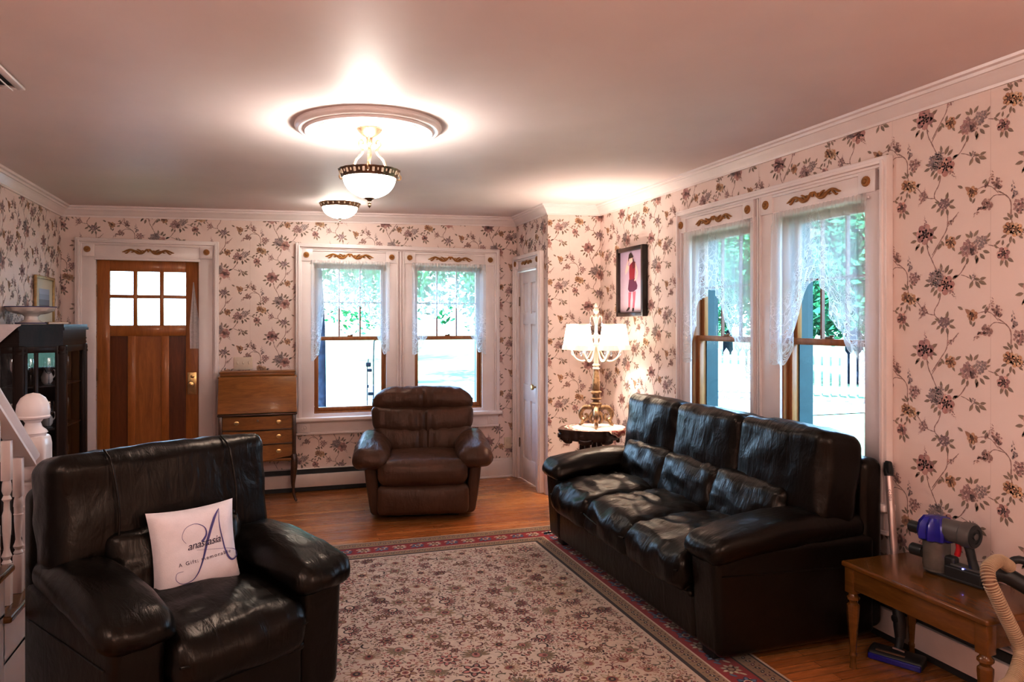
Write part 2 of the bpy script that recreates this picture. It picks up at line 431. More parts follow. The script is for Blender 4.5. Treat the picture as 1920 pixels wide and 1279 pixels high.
def make_motif():
    P=Pat(3); U=.00068; V=.000634
    X=lambda x:x*U
    Yv=lambda y:-y*V
    G=(.185,.125,.060); G2=(.235,.165,.085); ST=(.25,.125,.10)
    mauL,mauM,mauD=(.52,.27,.25),(.34,.135,.14),(.13,.045,.05)
    pnkL,pnkM,pnkD=(.70,.40,.34),(.48,.20,.18),(.17,.045,.045)
    orL,orM,orD=(.66,.38,.18),(.46,.20,.07),(.20,.065,.03)
    crL=(.72,.50,.34)
    BL=[(.25,.19,.21),(.33,.26,.27),(.18,.14,.155),(.40,.31,.30)]
    PU=[(.32,.15,.16),(.42,.22,.21),(.18,.075,.085),(.50,.29,.27)]
    PK=[(.42,.24,.21),(.34,.17,.16),(.52,.32,.27),(.25,.11,.11)]
    LV=[(.15,.11,.12),(.21,.155,.165),(.27,.20,.20)]
    def leaves(lst,col=G):
        for (x,y,L,a) in lst: P.leaf(X(x),Yv(y),L,radians(a),col if (int(x+y)%2) else G2)
    st=lambda pts,w=.0021:P.stem([(X(a),Yv(b)) for a,b in pts],w,ST)
    st([(215,270),(230,350),(258,410),(300,500)]); st([(235,320),(222,300)],.0016)
    st([(260,375),(320,285),(365,215),(376,150),(372,70)]); st([(255,400),(300,330),(330,285)],.0014)
    st([(375,190),(420,140),(455,100)],.0014)
    st([(415,555),(470,515),(520,430)]); st([(470,528),(505,540),(540,560)],.0015)
    st([(655,345),(700,360),(735,380)],.0015)
    st([(325,650),(310,710),(280,760),(280,800),(315,832)]); st([(278,798),(235,790),(190,765),(150,710),(110,690)],.0017)
    st([(85,690),(65,600),(62,500),(30,450),(-20,415)]); st([(30,450),(-30,440),(-60,455),(-90,500)],.0016); st([(-15,430),(-60,380),(-110,370),(-180,390)],.0015)
    # peony
    leaves([(160,220,.040,160),(140,260,.036,190),(165,285,.034,225),(190,300,.040,255),(250,210,.040,30),(255,240,.032,-25),(245,260,.026,-60),(150,300,.026,235)])
    P.rose(X(205),Yv(222),.045,mauL,mauM,mauD,.3); P.spike(X(207),Yv(165),.050,radians(93),PU,.28)
    # orange bud
    leaves([(350,320,.030,120),(335,300,.034,230),(360,285,.030,70),(430,285,.034,30),(410,330,.026,-60)]); P.rose(X(398),Yv(302),.026,orL,orM,orD,.8)
    P.spike(X(385),Yv(175),.055,radians(42),PK,.30)
    # hydrangeas
    leaves([(545,290,.034,100),(535,285,.030,140),(560,280,.034,50),(490,370,.030,200),(500,405,.036,240),(575,400,.036,-85),(600,395,.036,-50),(620,380,.034,-20),(520,415,.03,260),(590,420,.03,-110)])
    P.cluster(X(520),Yv(355),.034,PU,22); P.cluster(X(607),Yv(322),.028,BL,18); P.cluster(X(565),Yv(375),.02,PK,10)
    leaves([(650,300,.026,60),(640,320,.022,20),(700,350,.028,35),(715,375,.024,130),(745,360,.024,80),(770,375,.022,50)])
    P.rose(X(752),Yv(412),.027,pnkL,mauM,mauD,.2); leaves([(750,440,.034,250),(775,440,.034,-35),(765,450,.036,-75)])
    # big pink rose with blue
    leaves([(330,490,.034,95),(355,510,.042,60),(375,520,.036,40),(250,560,.03,165),(245,580,.034,195),(300,620,.036,235),(320,640,.03,250),(410,555,.032,35),(415,540,.028,10),(280,600,.034,230)])
    P.cluster(X(290),Yv(540),.036,BL,26); P.cluster(X(318),Yv(505),.022,BL,12); P.cluster(X(275),Yv(590),.018,LV,10)
    P.rose(X(362),Yv(592),.042,pnkL,pnkM,pnkD,1.0); P.spike(X(390),Yv(625),.052,radians(-50),PK,.30)
    # leaf sprig
    leaves([(555,575,.036,240),(570,575,.040,-55),(590,575,.042,-25),(545,560,.022,120),(600,565,.03,10),(560,560,.03,-10)]); P.cluster(X(560),Yv(556),.014,LV,8)
    # violet
    leaves([(295,840,.034,210),(385,870,.036,-20),(345,880,.036,250),(370,885,.034,-80),(365,825,.036,75),(320,840,.03,160),(385,850,.03,25),(325,870,.03,220)]); P.cluster(X(352),Yv(850),.026,[(.20,.10,.13),(.28,.16,.18),(.12,.06,.09)],18)
    # lilac pink
    P.cluster(X(190),Yv(770),.022,PU,14); P.spike(X(185),Yv(785),.04,radians(235),PU,.3); P.spike(X(195),Yv(765),.04,radians(80),PU,.3)
    leaves([(150,705,.024,90),(135,715,.024,160)])
    # orange/cream group
    leaves([(55,610,.03,160),(60,600,.026,120),(40,705,.028,200),(65,715,.03,260),(130,690,.03,20),(75,730,.026,-70),(110,715,.024,-40)])
    P.rose(X(50),Yv(665),.025,orL,orM,orD,.1); P.rose(X(95),Yv(680),.027,crL,orL,orM,.7)
    P.cluster(X(120),Yv(530),.026,PU,16,sx=1.2); P.spike(X(110),Yv(545),.055,radians(25),PU,.32); leaves([(85,570,.03,-60),(95,560,.03,-30),(75,580,.026,240)])
    P.spike(X(82),Yv(470),.066,radians(92),LV+BL[:2],.30,16)
    P.spike(X(-15),Yv(400),.085,radians(112),PK,.30,18); P.cluster(X(-20),Yv(370),.022,PK,12)
    # orange lily and pink astilbe
    leaves([(-100,385,.034,75),(-95,395,.03,200),(-120,350,.026,40),(-190,460,.028,110),(-185,470,.026,60),(-250,355,.030,150)])
    P.rose(X(-185),Yv(392),.024,orL,orM,orD,.5); P.leaf(X(-190),Yv(390),.04,radians(140),orM,.5,3)
    P.spike(X(-100),Yv(370),.05,radians(50),PK,.3)
    P.spike(X(-75),Yv(480),.085,radians(215),PK,.34,20); P.cluster(X(-85),Yv(495),.022,PK,12)
    return [(a,tuple(k*.65+q*.74*.35 for k,q in zip(c,PAPER)),l) for a,c,l in P.p]
MOTIF=make_motif()
PW,PH=.50,.52
def wall(name,M,u0,u1,v0,v1,openings=(),th=.2,paper=None,phase=(0,0),mat=None):
    mb=MB()
    us=sorted(set([u0,u1]+[o[0] for o in openings]+[o[1] for o in openings])); vs=sorted(set([v0,v1]+[o[2] for o in openings]+[o[3] for o in openings]))
    inside=lambda u,v:any(o[0]<u<o[1] and o[2]<v<o[3] for o in openings)
    for i in range(len(us)-1):
        for j in range(len(vs)-1):
            a,b,c,d=us[i],us[i+1],vs[j],vs[j+1]
            if inside((a+b)/2,(c+d)/2): continue
            mb.quad((a,c,0),(b,c,0),(b,d,0),(a,d,0),0,PAPER)
            mb.quad((a,c,-th),(a,d,-th),(b,d,-th),(b,c,-th),0,PAPER)
    def ring(a,b,c,d,flip):
        q=[((a,c),(b,c)),((b,c),(b,d)),((b,d),(a,d)),((a,d),(a,c))]
        for p0,p1 in q:
            if flip: p0,p1=p1,p0
            mb.quad((*p0,0),(*p0,-th),(*p1,-th),(*p1,0),0,PAPER)
    ring(u0,u1,v0,v1,False)
    for o in openings: ring(*o,True)
    if paper:
        a,b,c,d=paper
        i0=int((a-phase[0])/PW)-2; i1=int((b-phase[0])/PW)+2
        for i in range(i0,i1+1):
            ou=phase[0]+i*PW; j0=int((c-phase[1]-i*PH/2)/PH)-2; j1=int((d-phase[1]-i*PH/2)/PH)+3
            for j in range(j0,j1+1):
                ov=phase[1]+j*PH+i*PH/2
                if ou+.65<a or ou-.3>b or ov+.1<c or ov-.75>d: continue
                for pts,col,ly in MOTIF:
                    q=[(x+ou,y+ov) for x,y in pts]
                    cu=sum(p[0] for p in q)/len(q); cv=sum(p[1] for p in q)/len(q)
                    if inside(cu,cv): continue
                    if min(p[0] for p in q)<a or max(p[0] for p in q)>b or min(p[1] for p in q)<c or max(p[1] for p in q)>d:
                        q=clip_poly(q,a,b,c,d)
                        if not q: continue
                    w=.0005+ly*.00035
                    mb.add([(x,y,w) for x,y in q],[list(range(len(q)))],0,col,False)
        # paper seams
        k=phase[0]+.455
        while k-PW>a: k-=PW
        while k<b:
            if k>a and not (not openings and False):
                for (s0,s1) in [(c,d)]:
                    if not any(o[0]-.05<k<o[1]+.05 for o in openings): mb.quad((k,s0,.0004),(k+.0022,s0,.0004),(k+.0022,s1,.0004),(k,s1,.0004),0,tuple(x*.86 for x in PAPER))
            k+=PW
    o=mb.build(name,mat or M_['paper'],None,0,False)
    o.matrix_world=M; return tag(o,kind='structure')
FB=frame((0,YB,0),(1,0,0),(0,0,1),(0,-1,0))
FR=frame((XR,0,0),(0,-1,0),(0,0,1),(-1,0,0))
FL=frame((XL,0,0),(0,1,0),(0,0,1),(1,0,0))
FJ=frame((XJ,0,0),(0,-1,0),(0,0,1),(-1,0,0))
FP=frame((0,YJ,0),(1,0,0),(0,0,1),(0,-1,0))
WB=[(.375,1.03,.69,2.06),(1.29,1.955,.69,2.06)]
WR=[(-4.47,-3.79,.68,2.13),(-3.52,-2.88,.68,2.13)]
DOOR=(-1.37,-.575,-.001,2.045); CLO=(-6.745,-6.21,-.001,2.02)
TOP=2.62
wall('wall_back',FB,XL-.2,XJ+.6,-.02,TOP,[DOOR]+WB,paper=(XL,XJ,.18,2.55),phase=(.125-.362*.68,1.68+.592*.634))
wall('wall_right',FR,-YJ-.0,1.8,-.02,TOP,WR,paper=(-YJ,-1.4,.15,2.56),phase=(-2.549-.205*.68,1.909+.222*.634))
wall('wall_left',FL,YF-.2,YB,-.02,TOP,[],paper=(4.3,YB,.9,2.5),phase=(.2,1.75))
wall('wall_closet_side',FJ,-YB,-YJ-.0005,-.02,TOP,[CLO],th=.1,paper=(-YB,-YJ,1.9,2.54),phase=(-6.3,2.2))
wall('wall_closet_front',FP,XJ,XR,-.02,TOP,[],th=.1,paper=(XJ,XR,.15,2.54),phase=(2.695-.205*.68,2.18+.222*.634))
wall('wall_front',frame((0,YF,0),(-1,0,0),(0,0,1),(0,1,0)),-XR-.2,-XL+.2,-.02,TOP,[])
f=MB(); f.box(XL-.2,XR+.8,YF-.2,YB+.2,-.12,0); struct('floor',f,M_['floor'])
f=MB()
f.add([(x,y,cz(x)+dz) for dz in (0,.15) for (x,y) in ((XL-.2,YF-.2),(XR+.8,YF-.2),(XR+.8,YB+.2),(XL-.2,YB+.2))],[[3,2,1,0],[4,5,6,7],[0,1,5,4],[1,2,6,5],[2,3,7,6],[3,0,4,7]],smooth=False)
struct('ceiling',f,M_['ceil'])
# roof overhang outside, shading the upper glass
# ------------------------------------------------------------------ crown moulding and baseboards
CP=[(0,-.088),(.011,-.088),(.013,-.076),(.020,-.070),(.030,-.052),(.046,-.040),(.050,-.033),(.058,-.031),(.062,-.018),(.078,-.014),(.082,0),(.0,.0)]
def crown(name,p0,p1,d,out,m0,m1):
    mb=MB(); d=Vector(d); out=Vector(out)
    mb.sweep(CP,(Vector((p0[0],p0[1],cz(p0[0])+.001)),out+d*m0,(0,0,1)),(Vector((p1[0],p1[1],cz(p1[0])+.001)),out+d*m1,(0,0,1)))
    return struct(name,mb,M_['trim'],angle=25)
crown('trim_1',(XL,YF),(XL,YB),(0,1,0),(1,0,0),1,-1)
crown('trim_2',(XL,YB),(XJ,YB),(1,0,0),(0,-1,0),1,-1)
crown('trim_3',(XJ,YB),(XJ,YJ),(0,-1,0),(-1,0,0),1,1)
crown('trim_4',(XJ,YJ),(XR,YJ),(1,0,0),(0,-1,0),-1,-1)
crown('trim_5',(XR,YJ),(XR,YF),(0,-1,0),(-1,0,0),1,-1)
def baseb(name,M,u0,u1,h=.19):
    mb=MB(); mb.box(u0,u1,0,h-.03,0,.018,.002); mb.box(u0,u1,h-.032,h,0,.012,.004); mb.box(u0,u1,0,.02,0,.028,.006)
    o=struct(name,mb,M_['trim']); o.matrix_world=M; return o
baseb('baseboard_back',FB,1.66,XJ-.02)
baseb('baseboard_closet',FP,XJ,XR-.03)
baseb('baseboard_left',FL,3.9,YB)
def heater(name,M,u0,u1,label):
    t=thing(name,label,'heater',M=M@T(((u0+u1)/2,0,0))); h=(u1-u0)/2
    a=MB(); a.box(-h,h,.02,.205,0,.008); a.sweep([(.0,.205),(.03,.207),(.034,.2),(.006,.196)],((-h,0,0),(0,0,1),(0,1,0)),((h,0,0),(0,0,1),(0,1,0)))
    a.build('back_plate',M_['heater'],t)
    b=MB(); b.box(-h,h,.045,.155,.052,.06,.003); b.box(-h,h,.150,.158,.035,.058,.002); b.build('front_cover',M_['heater'],t)
    c=MB(); c.box(-h+.005,h-.005,.003,.195,.008,.034); c.build('fin_slot',M_['slot'],t)
    d=MB()
    for s in (-1,1):
        d=MB(); d.prism([(0,.02),(.062,.02),(.062,.158),(.034,.208),(0,.208)],-.006,.006,M=T((s*h,0,0))@frame((0,0,0),(0,0,1),(0,1,0),(-1,0,0))); d.build('end_cap',M_['heater'],t)
    return t
heater('baseboard_heater',FB,-.40,1.64,'white baseboard heater along the back wall behind the recliner')
heater('baseboard_heater',FR,-4.6,-.6,'white baseboard heater low on the wall behind the sofa and wooden bench')

# ------------------------------------------------------------------ gold ornaments
def rosette(parent,u,v,w,r=.025):
    mb=MB(); mb.lathe([(r*1.0,0),(r*1.0,.006),(r*.9,.010),(r*.55,.011),(r*.45,.008),(r*.3,.014),(0,.015)],32,rf=lambda a,z:1+.05*cos(a*16))
    o=mb.build('rosette',M_['gold'],parent); o.location=(u,v,w); return tag(o,'gold fluted rosette')
def ornament(parent,u,v,w,width):
    mb=MB(); s=width/.44
    for sg in (-1,1):
        def tb(pts,rs):
            mb.tube([(sg*a*s,b*s,.004) for a,b in smooth_path_2(pts)],interp(rs,len(smooth_path_2(pts))),8)
        tb([(.004,.006),(.012,.022),(.024,.010),(.05,-.012),(.085,-.014),(.115,.004),(.145,.016),(.175,.010),(.2,-.002),(.218,-.006)],[.004,.006,.007,.009,.010,.009,.008,.007,.006,.002])
        tb([(.05,-.010),(.065,.006),(.085,.018),(.096,.020)],[.007,.008,.005,.002]); tb([(.075,-.010),(.09,.004),(.108,.010)],[.006,.006,.002])
        tb([(.03,.004),(.045,.010),(.060,.008)],[.004,.005,.002])
        tb([(.150,.014),(.165,-.002),(.182,-.016),(.196,-.014)],[.006,.007,.006,.002]); tb([(.118,.004),(.130,-.006),(.145,-.006)],[.005,.005,.002])
    mb.rbox((0,.012*s,.005),(.016*s,.03*s,.014),.005,2)
    o=mb.build('carved_ornament',M_['gold'],parent); o.location=(u,v,w); return tag(o,'gold carved acanthus scroll')
def smooth_path_2(pts): return [(p.x,p.y) for p in smooth_path([(a,b,0) for a,b in pts],4)]
def interp(rs,n):
    out=[]
    for i in range(n):
        t=i/(n-1)*(len(rs)-1); k=min(int(t),len(rs)-2); out.append(rs[k]+(rs[k+1]-rs[k])*(t-k))
    return out

# ------------------------------------------------------------------ casings
def band(mb,u0,u1,v0,v1,left=True,right=True):
    # stepped outer moulding around three sides, mitred look by overlapping
    for (a,b,w) in ((0,.022,.042),(.018,.036,.052),(.034,.050,.034)):
        if left: mb.box(u0+a,u0+b,v0,v1-a,0,w,.004)
        if right: mb.box(u1-b,u1-a,v0,v1-a,0,w,.004)
        mb.box(u0+a+.001,u1-a-.001,v1-b,v1-a,0,w-.0005,.004)
def head(mb,parent,op,r0,r1,rv,wd,othick=.016):
    o0,o1=op[0],op[1]; ot=op[3]
    for r in (r0,r1):
        mb.box(r-.054,r+.054,rv-.056,rv+.056,0,.030,.004)
    mb.box(r0+.052,r1-.052,ot-.004,rv+.050,0,.018,.001)
    mb.box(r0+.050,r1-.050,rv+.036,rv+.053,0,.028,.004); mb.box(r0+.050,r1-.050,ot-.012,ot+.010,0,.030,.005)
    rosette(parent,r0,rv,.030); rosette(parent,r1,rv,.030); ornament(parent,(r0+r1)/2,(ot+.01+rv+.036)/2+.004,.019,wd)
def sash_window(name,M,op,label,mr,deep=.2):
    u0,u1,v0,v1=op; t=sroot(name,label,'window',M@T(((u0+u1)/2,v0,0))); h=(u1-u0)/2; H=v1-v0; mr=mr-v0
    j=MB()
    for s in (-1,1): j.box(s*h,s*(h-.012),0,H,-.105,-.001,.001)
    j.box(-h,h,H-.012,H,-.105,-.001,.001); j.box(-h,h,0,.014,-.105,-.004,.001); j.build('jamb_liner',M_['oak'],t)
    e=MB()
    for s in (-1,1): e.box(s*h,s*(h-.02),0,H,-deep,-.106)
    e.box(-h,h,H-.02,H,-deep,-.106); e.box(-h,h,-.0,.02,-deep-.03,-.106); e.build('outer_frame',M_['outframe'],t)
    hi=h-.012
    lo=MB()
    for s in (-1,1): lo.box(s*hi,s*(hi-.032),.014,mr+.018,-.066,-.032,.003)
    lo.box(-hi+.03,hi-.03,.014,.052,-.066,-.032,.003); lo.box(-hi+.03,hi-.03,mr-.018,mr+.018,-.066,-.032,.003); l=lo.build('lower_sash',M_['oak'],t)
    g=MB(); g.quad((-hi+.03,.05,-.05),(hi-.03,.05,-.05),(hi-.03,mr-.016,-.05),(-hi+.03,mr-.016,-.05)); g.build('pane',M_['glass'],l,0,False)
    k=MB(); k.rbox((0,mr+.024,-.05),(.05,.014,.02),.004,2); k.rbox((.018,mr+.034,-.05),(.03,.008,.01),.003,2); k.build('sash_lock',M_['bronze'],l)
    up=MB()
    for s in (-1,1): up.box(s*hi,s*(hi-.032),mr-.015,H-.012,-.102,-.07,.003)
    up.box(-hi+.03,hi-.03,H-.052,H-.012,-.102,-.07,.003); up.box(-hi+.03,hi-.03,mr-.015,mr+.016,-.102,-.07,.003)
    U=up.build('upper_sash',M_['oak'],t)
    mu=MB()
    for s in (-1,1): mu.box(s*(hi-.03)/3-.0065,s*(hi-.03)/3+.0065,mr+.014,H-.05,-.096,-.076)
    vm=(mr+H-.03)/2; mu.box(-hi+.03,hi-.03,vm-.0065,vm+.0065,-.095,-.077); mu.build('muntin',M_['doordark'],U)
    g=MB(); g.quad((-hi+.03,mr+.014,-.087),(hi-.03,mr+.014,-.087),(hi-.03,H-.05,-.087),(-hi+.03,H-.05,-.087)); g.build('pane',M_['glass'],U,0,False)
    return t
def double_casing(name,M,u0,u1,top,sill,ops,ros,rv,wd):
    t=sroot(name,None,None,M)
    a=MB(); band(a,u0,u1,sill,top); a.build('outer_moulding',M_['trim'],t)
    b=MB(); m0,m1=ros[1]+.054,ros[2]-.054
    for (x0,x1) in ((u0+.048,ops[0][0]+.004),(ops[0][1]-.004,m0+.012),(m1-.012,ops[1][0]+.004),(ops[1][1]-.004,u1-.048)): b.box(x0,x1,sill,rv-.05,0,.020,.003)
    b.box(m0,m1,sill,top-.045,0,.010); mm=(m0+m1)/2
    for s in (-1,1): b.box(mm+s*(m1-m0)*.5-.006,mm+s*(m1-m0)*.5+.006,sill,top-.045,0,.034,.003)
    b.box(mm-.008,mm+.008,sill,top-.045,0,.026,.005)
    b.box(u0+.046,u1-.046,rv+.048,top-.046,0,.016)
    for i in (0,1): head(b,t,ops[i],ros[2*i],ros[2*i+1],rv,wd)
    b.build('casing',M_['trim'],t)
    s=MB(); s.box(u0-.02,u1+.02,sill-.03,sill+.008,0,.075,.010,k=2)
    for i in (0,1): s.box(ops[i][0],ops[i][1],sill-.02,ops[i][2]+.001,-.03,.02)
    s.build('window_sill',M_['trim'],t)
    q=MB(); q.box(u0+.01,u1-.01,sill-.135,sill-.03,0,.022,.003); q.box(u0+.005,u1-.005,sill-.15,sill-.13,0,.034,.006); q.box(u0+.01,u1-.01,sill-.045,sill-.03,0,.034,.006)
    for uu in (u0+.075,u1-.075):
        q.box(uu-.045,uu+.045,sill-.125,sill-.045,0,.028,.003); q.lathe([(.026,0),(.026,.007),(.02,.008),(.016,.004),(.008,.008),(0,.009)],24,c=(uu,sill-.085,.027))
    q.build('apron',M_['trim'],t)
    return t
double_casing('trim_6',FB,.218,2.124,2.226,.655,WB,(.31,1.075,1.243,2.03),2.122,.44)
double_casing('trim_7',FR,-4.62,-2.726,2.307,.645,WR,(-4.565,-3.80,-3.628,-2.862),2.205,.42)
sash_window('window_1',FB,WB[0],'left sash window of the back wall pair with oak sashes',1.369)
sash_window('window_2',FB,WB[1],'right sash window of the back wall pair behind the recliner',1.369)
sash_window('window_3',FR,WR[0],'farther sash window of the right wall pair above the sofa',1.405)
sash_window('window_4',FR,WR[1],'nearer sash window of the right wall pair with picket fence view',1.405)

# ------------------------------------------------------------------ lace curtains
def lace(M,op,vtop,keys,label,ext=.02,wof=.045,seed=0):
    u0,u1=op[0]-ext,op[1]+ext; W=u1-u0; t=thing('lace_curtain',label,'curtain',group=None,M=M@T(((u0+u1)/2,vtop,0)))
    nu,nv=110,34; mb=MB(); vs=[];fs=[]; uv={}
    rn=random.Random(seed)
    ph=[rn.uniform(0,6) for _ in range(4)]
    def hem(a):
        for i in range(len(keys)-1):
            if keys[i][0]<=a<=keys[i+1][0]:
                q=(a-keys[i][0])/max(1e-6,keys[i+1][0]-keys[i][0]); q=q*q*(3-2*q)
                return keys[i][1]+(keys[i+1][1]-keys[i][1])*q
        return keys[-1][1]
    for i in range(nu+1):
        a=i/nu; hb=hem(a)-.014*abs(sin(a*W*pi/.062)); tail=min(1,max(0,(vtop-hb-.35)/.4))
        for k in range(nv+1):
            b=k/nv; v=vtop+(hb-vtop)*b
            fold=sin(a*46+ph[0]+.5*sin(a*9))*.013*(.5+.5*b)+sin(a*19+ph[1])*.012*b*(.4+tail)+sin(a*95)*.003*(1-b)
            sq=.0
            uu=(a-.5)*W
            if b<.06: fold=sin(a*150)*.006
            vs.append((uu+sq,v-vtop,wof+fold)); uv[len(vs)-1]=(a*W*1.35,v-hb)
    for i in range(nu):
        for k in range(nv): p=i*(nv+1)+k; fs.append([p,p+1,p+nv+2,p+nv+1])
    mb.add(vs,fs); mb.uv=uv; mb.build('lace_panel',M_['lace'],t,0,False)
    r=MB(); r.tube([(-W/2-.006,-.02,wof-.012),(W/2+.006,-.02,wof-.012)],.006,8); r.build('curtain_rod',M_['trim'],t)
    return t
lace(FB,WB[0],2.075,[(0,1.17),(.09,1.22),(.16,1.60),(.40,1.65),(.66,1.66),(.76,1.52),(.86,1.36),(.93,1.23),(1,1.26)],'white lace swag curtain in the back window nearest the front door',.025,seed=1)
lace(FB,WB[1],2.075,[(0,1.22),(.08,1.24),(.17,1.36),(.27,1.53),(.42,1.66),(.57,1.67),(.70,1.50),(.82,1.37),(.91,1.24),(1,1.22)],'white lace swag curtain in the back window above the recliner',.025,seed=2)
lace(FR,WR[0],2.145,[(0,1.24),(.10,1.26),(.20,1.50),(.30,1.68),(.46,1.74),(.55,1.70),(.66,1.52),(.76,1.40),(.88,1.32),(1,1.16)],'white lace swag curtain in the side window nearest the picture',.03,seed=3)
lace(FR,WR[1],2.145,[(0,1.28),(.14,1.28),(.26,1.46),(.36,1.64),(.50,1.76),(.58,1.70),(.66,1.56),(.76,1.48),(.86,1.36),(.94,1.20),(1,1.22)],'white lace swag curtain in the side window nearest the camera',.03,seed=4)

# ------------------------------------------------------------------ front door
def front_door():
    t=sroot('door_1','varnished wooden front door with six panes','door',FB@T((DOOR[0],0,0))); W=DOOR[1]-DOOR[0]
    g=.006; w0,w1=-.065,-.022
    U=lambda x:x-DOOR[0]
    a=MB(); a.box(g,U(-1.268),.008,2.036,w0,w1,.003); a.box(U(-.686),W-g,.008,2.036,w0,w1,.003); a.build('stile',M_['door'],t)
    b=MB(); b.box(U(-1.268),U(-.686),1.945,2.036,w0,w1-.001,.002); b.box(U(-1.268),U(-.686),1.40,1.492,w0,w1-.001,.002); b.box(U(-1.268),U(-.686),.008,.24,w0,w1-.001,.002)
    for x in (-1.078,-.875): b.box(U(x)-.015,U(x)+.015,1.49,1.947,w0,w1-.001,.002)
    b.box(U(-1.268),U(-.686),1.719,1.748,w0,w1-.0015,.002)
    for x in (-1.105,-.848): b.box(U(x)-.03,U(x)+.03,.24,1.402,w0,w1-.001,.003)
    b.build('rail',M_['door'],t)
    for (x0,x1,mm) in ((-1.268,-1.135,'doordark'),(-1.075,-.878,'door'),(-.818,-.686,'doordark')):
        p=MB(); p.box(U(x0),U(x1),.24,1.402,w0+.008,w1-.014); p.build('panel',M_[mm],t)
    for v0,v1 in ((1.742,1.947),(1.490,1.724)):
        for x0,x1 in ((-1.268,-1.088),(-1.068,-.885),(-.865,-.686)):
            p=MB(); p.quad((U(x0),v0,-.045),(U(x1),v0,-.045),(U(x1),v1,-.045),(U(x0),v1,-.045)); p.build('pane',M_['glass'],t,0,False)
    k=MB(); k.box(U(-.672),U(-.600),.895,1.085,w1,w1+.006,.002); lp=k.build('lock_plate',M_['brass'],t)
    k=MB(); k.lathe([(.022,0),(.022,.006),(.010,.012),(.010,.03),(.024,.038),(.028,.05),(.024,.062),(0,.066)],20,c=(U(-.640),.985,w1+.006)); k.build('door_knob',M_['brass'],lp)
    k=MB(); k.lathe([(.016,0),(.016,.006),(.008,.008),(0,.009)],16,c=(U(-.632),1.05,w1+.006)); k.build('deadbolt',M_['brass'],lp)
    for z in (1.78,1.08,.36):
        k=MB(); k.box(-.012,.010,z-.05,z+.05,-.022,-.016,.001); k.tube([(0,z-.052,-.014),(0,z+.052,-.014)],.0065,10); k.build('hinge',M_['bronze'],t)
    c=sroot('trim_8',None,None,FB)
    m=MB(); band(m,-1.514,-.419,0,2.212); m.build('outer_moulding',M_['trim'],c)
    m=MB(); m.box(-1.47,DOOR[0]+.006,0,2.068,0,.020,.003); m.box(DOOR[1]-.006,-.463,0,2.068,0,.020,.003); m.box(-1.47,-.463,2.165,2.17,0,.018)
    head(m,c,DOOR,-1.425,-.518,2.118,.40); m.build('casing',M_['trim'],c)
    j=MB(); j.box(DOOR[0],DOOR[0]+.005,0,2.045,-.2,0); j.box(DOOR[1]-.005,DOOR[1],0,2.045,-.2,0); j.box(DOOR[0],DOOR[1],2.038,2.045,-.2,0); j.build('jamb',M_['trim'],c)
front_door()
def closet_door():
    u0,u1=CLO[0],CLO[1]; W=u1-u0
    t=sroot('door_2','narrow white panelled closet door','door',FJ@T((u0,0,0))); w0,w1=-.045,-.008
    a=MB(); a.box(.004,.095,.012,2.0,w0,w1,.002); a.box(W-.095,W-.004,.012,2.0,w0,w1,.002); a.box(W/2-.035,W/2+.035,.02,1.99,w0,w1-.0008,.002)
    for v0,v1 in ((.012,.22),(.78,.93),(1.50,1.60),(1.89,2.0)): a.box(.09,W-.09,v0,v1,w0,w1-.0004,.002)
    a.build('stile',M_['trim'],t)
    for v0,v1 in ((.22,.78),(.93,1.50),(1.60,1.89)):
        for x0,x1 in ((.095,W/2-.035),(W/2+.035,W-.095)):
            p=MB(); p.box(x0,x1,v0,v1,w0+.008,w1-.016); p.rbox(((x0+x1)/2,(v0+v1)/2,w1-.016),(x1-x0-.03,v1-v0-.03,.016),.006,2); p.build('panel',M_['trim'],t)
    k=MB(); k.lathe([(.024,0),(.024,.004),(.010,.008),(.009,.03),(.022,.036),(.027,.048),(.022,.058),(0,.062)],20,c=(W-.05,.925,w1)); tag(k.build('door_knob',M_['brass'],t),'brass knob')
    for z in (1.72,.35):
        k=MB(); k.tube([(.003,z-.045,-.004),(.003,z+.045,-.004)],.006,10); k.box(-.01,.012,z-.04,z+.04,-.009,-.005); k.build('hinge',M_['bronze'],t)
    c=sroot('trim_9',None,None,FJ)
    m=MB(); band(m,-YB+.004,-6.062,0,2.155); m.build('outer_moulding',M_['trim'],c)
    m=MB(); m.box(-YB+.02,u0+.004,0,2.03,0,.02,.003); m.box(u1-.004,-6.105,0,2.03,0,.02,.003); head(m,c,CLO,-6.772,-6.156,2.085,.30); m.build('casing',M_['trim'],c)
closet_door()
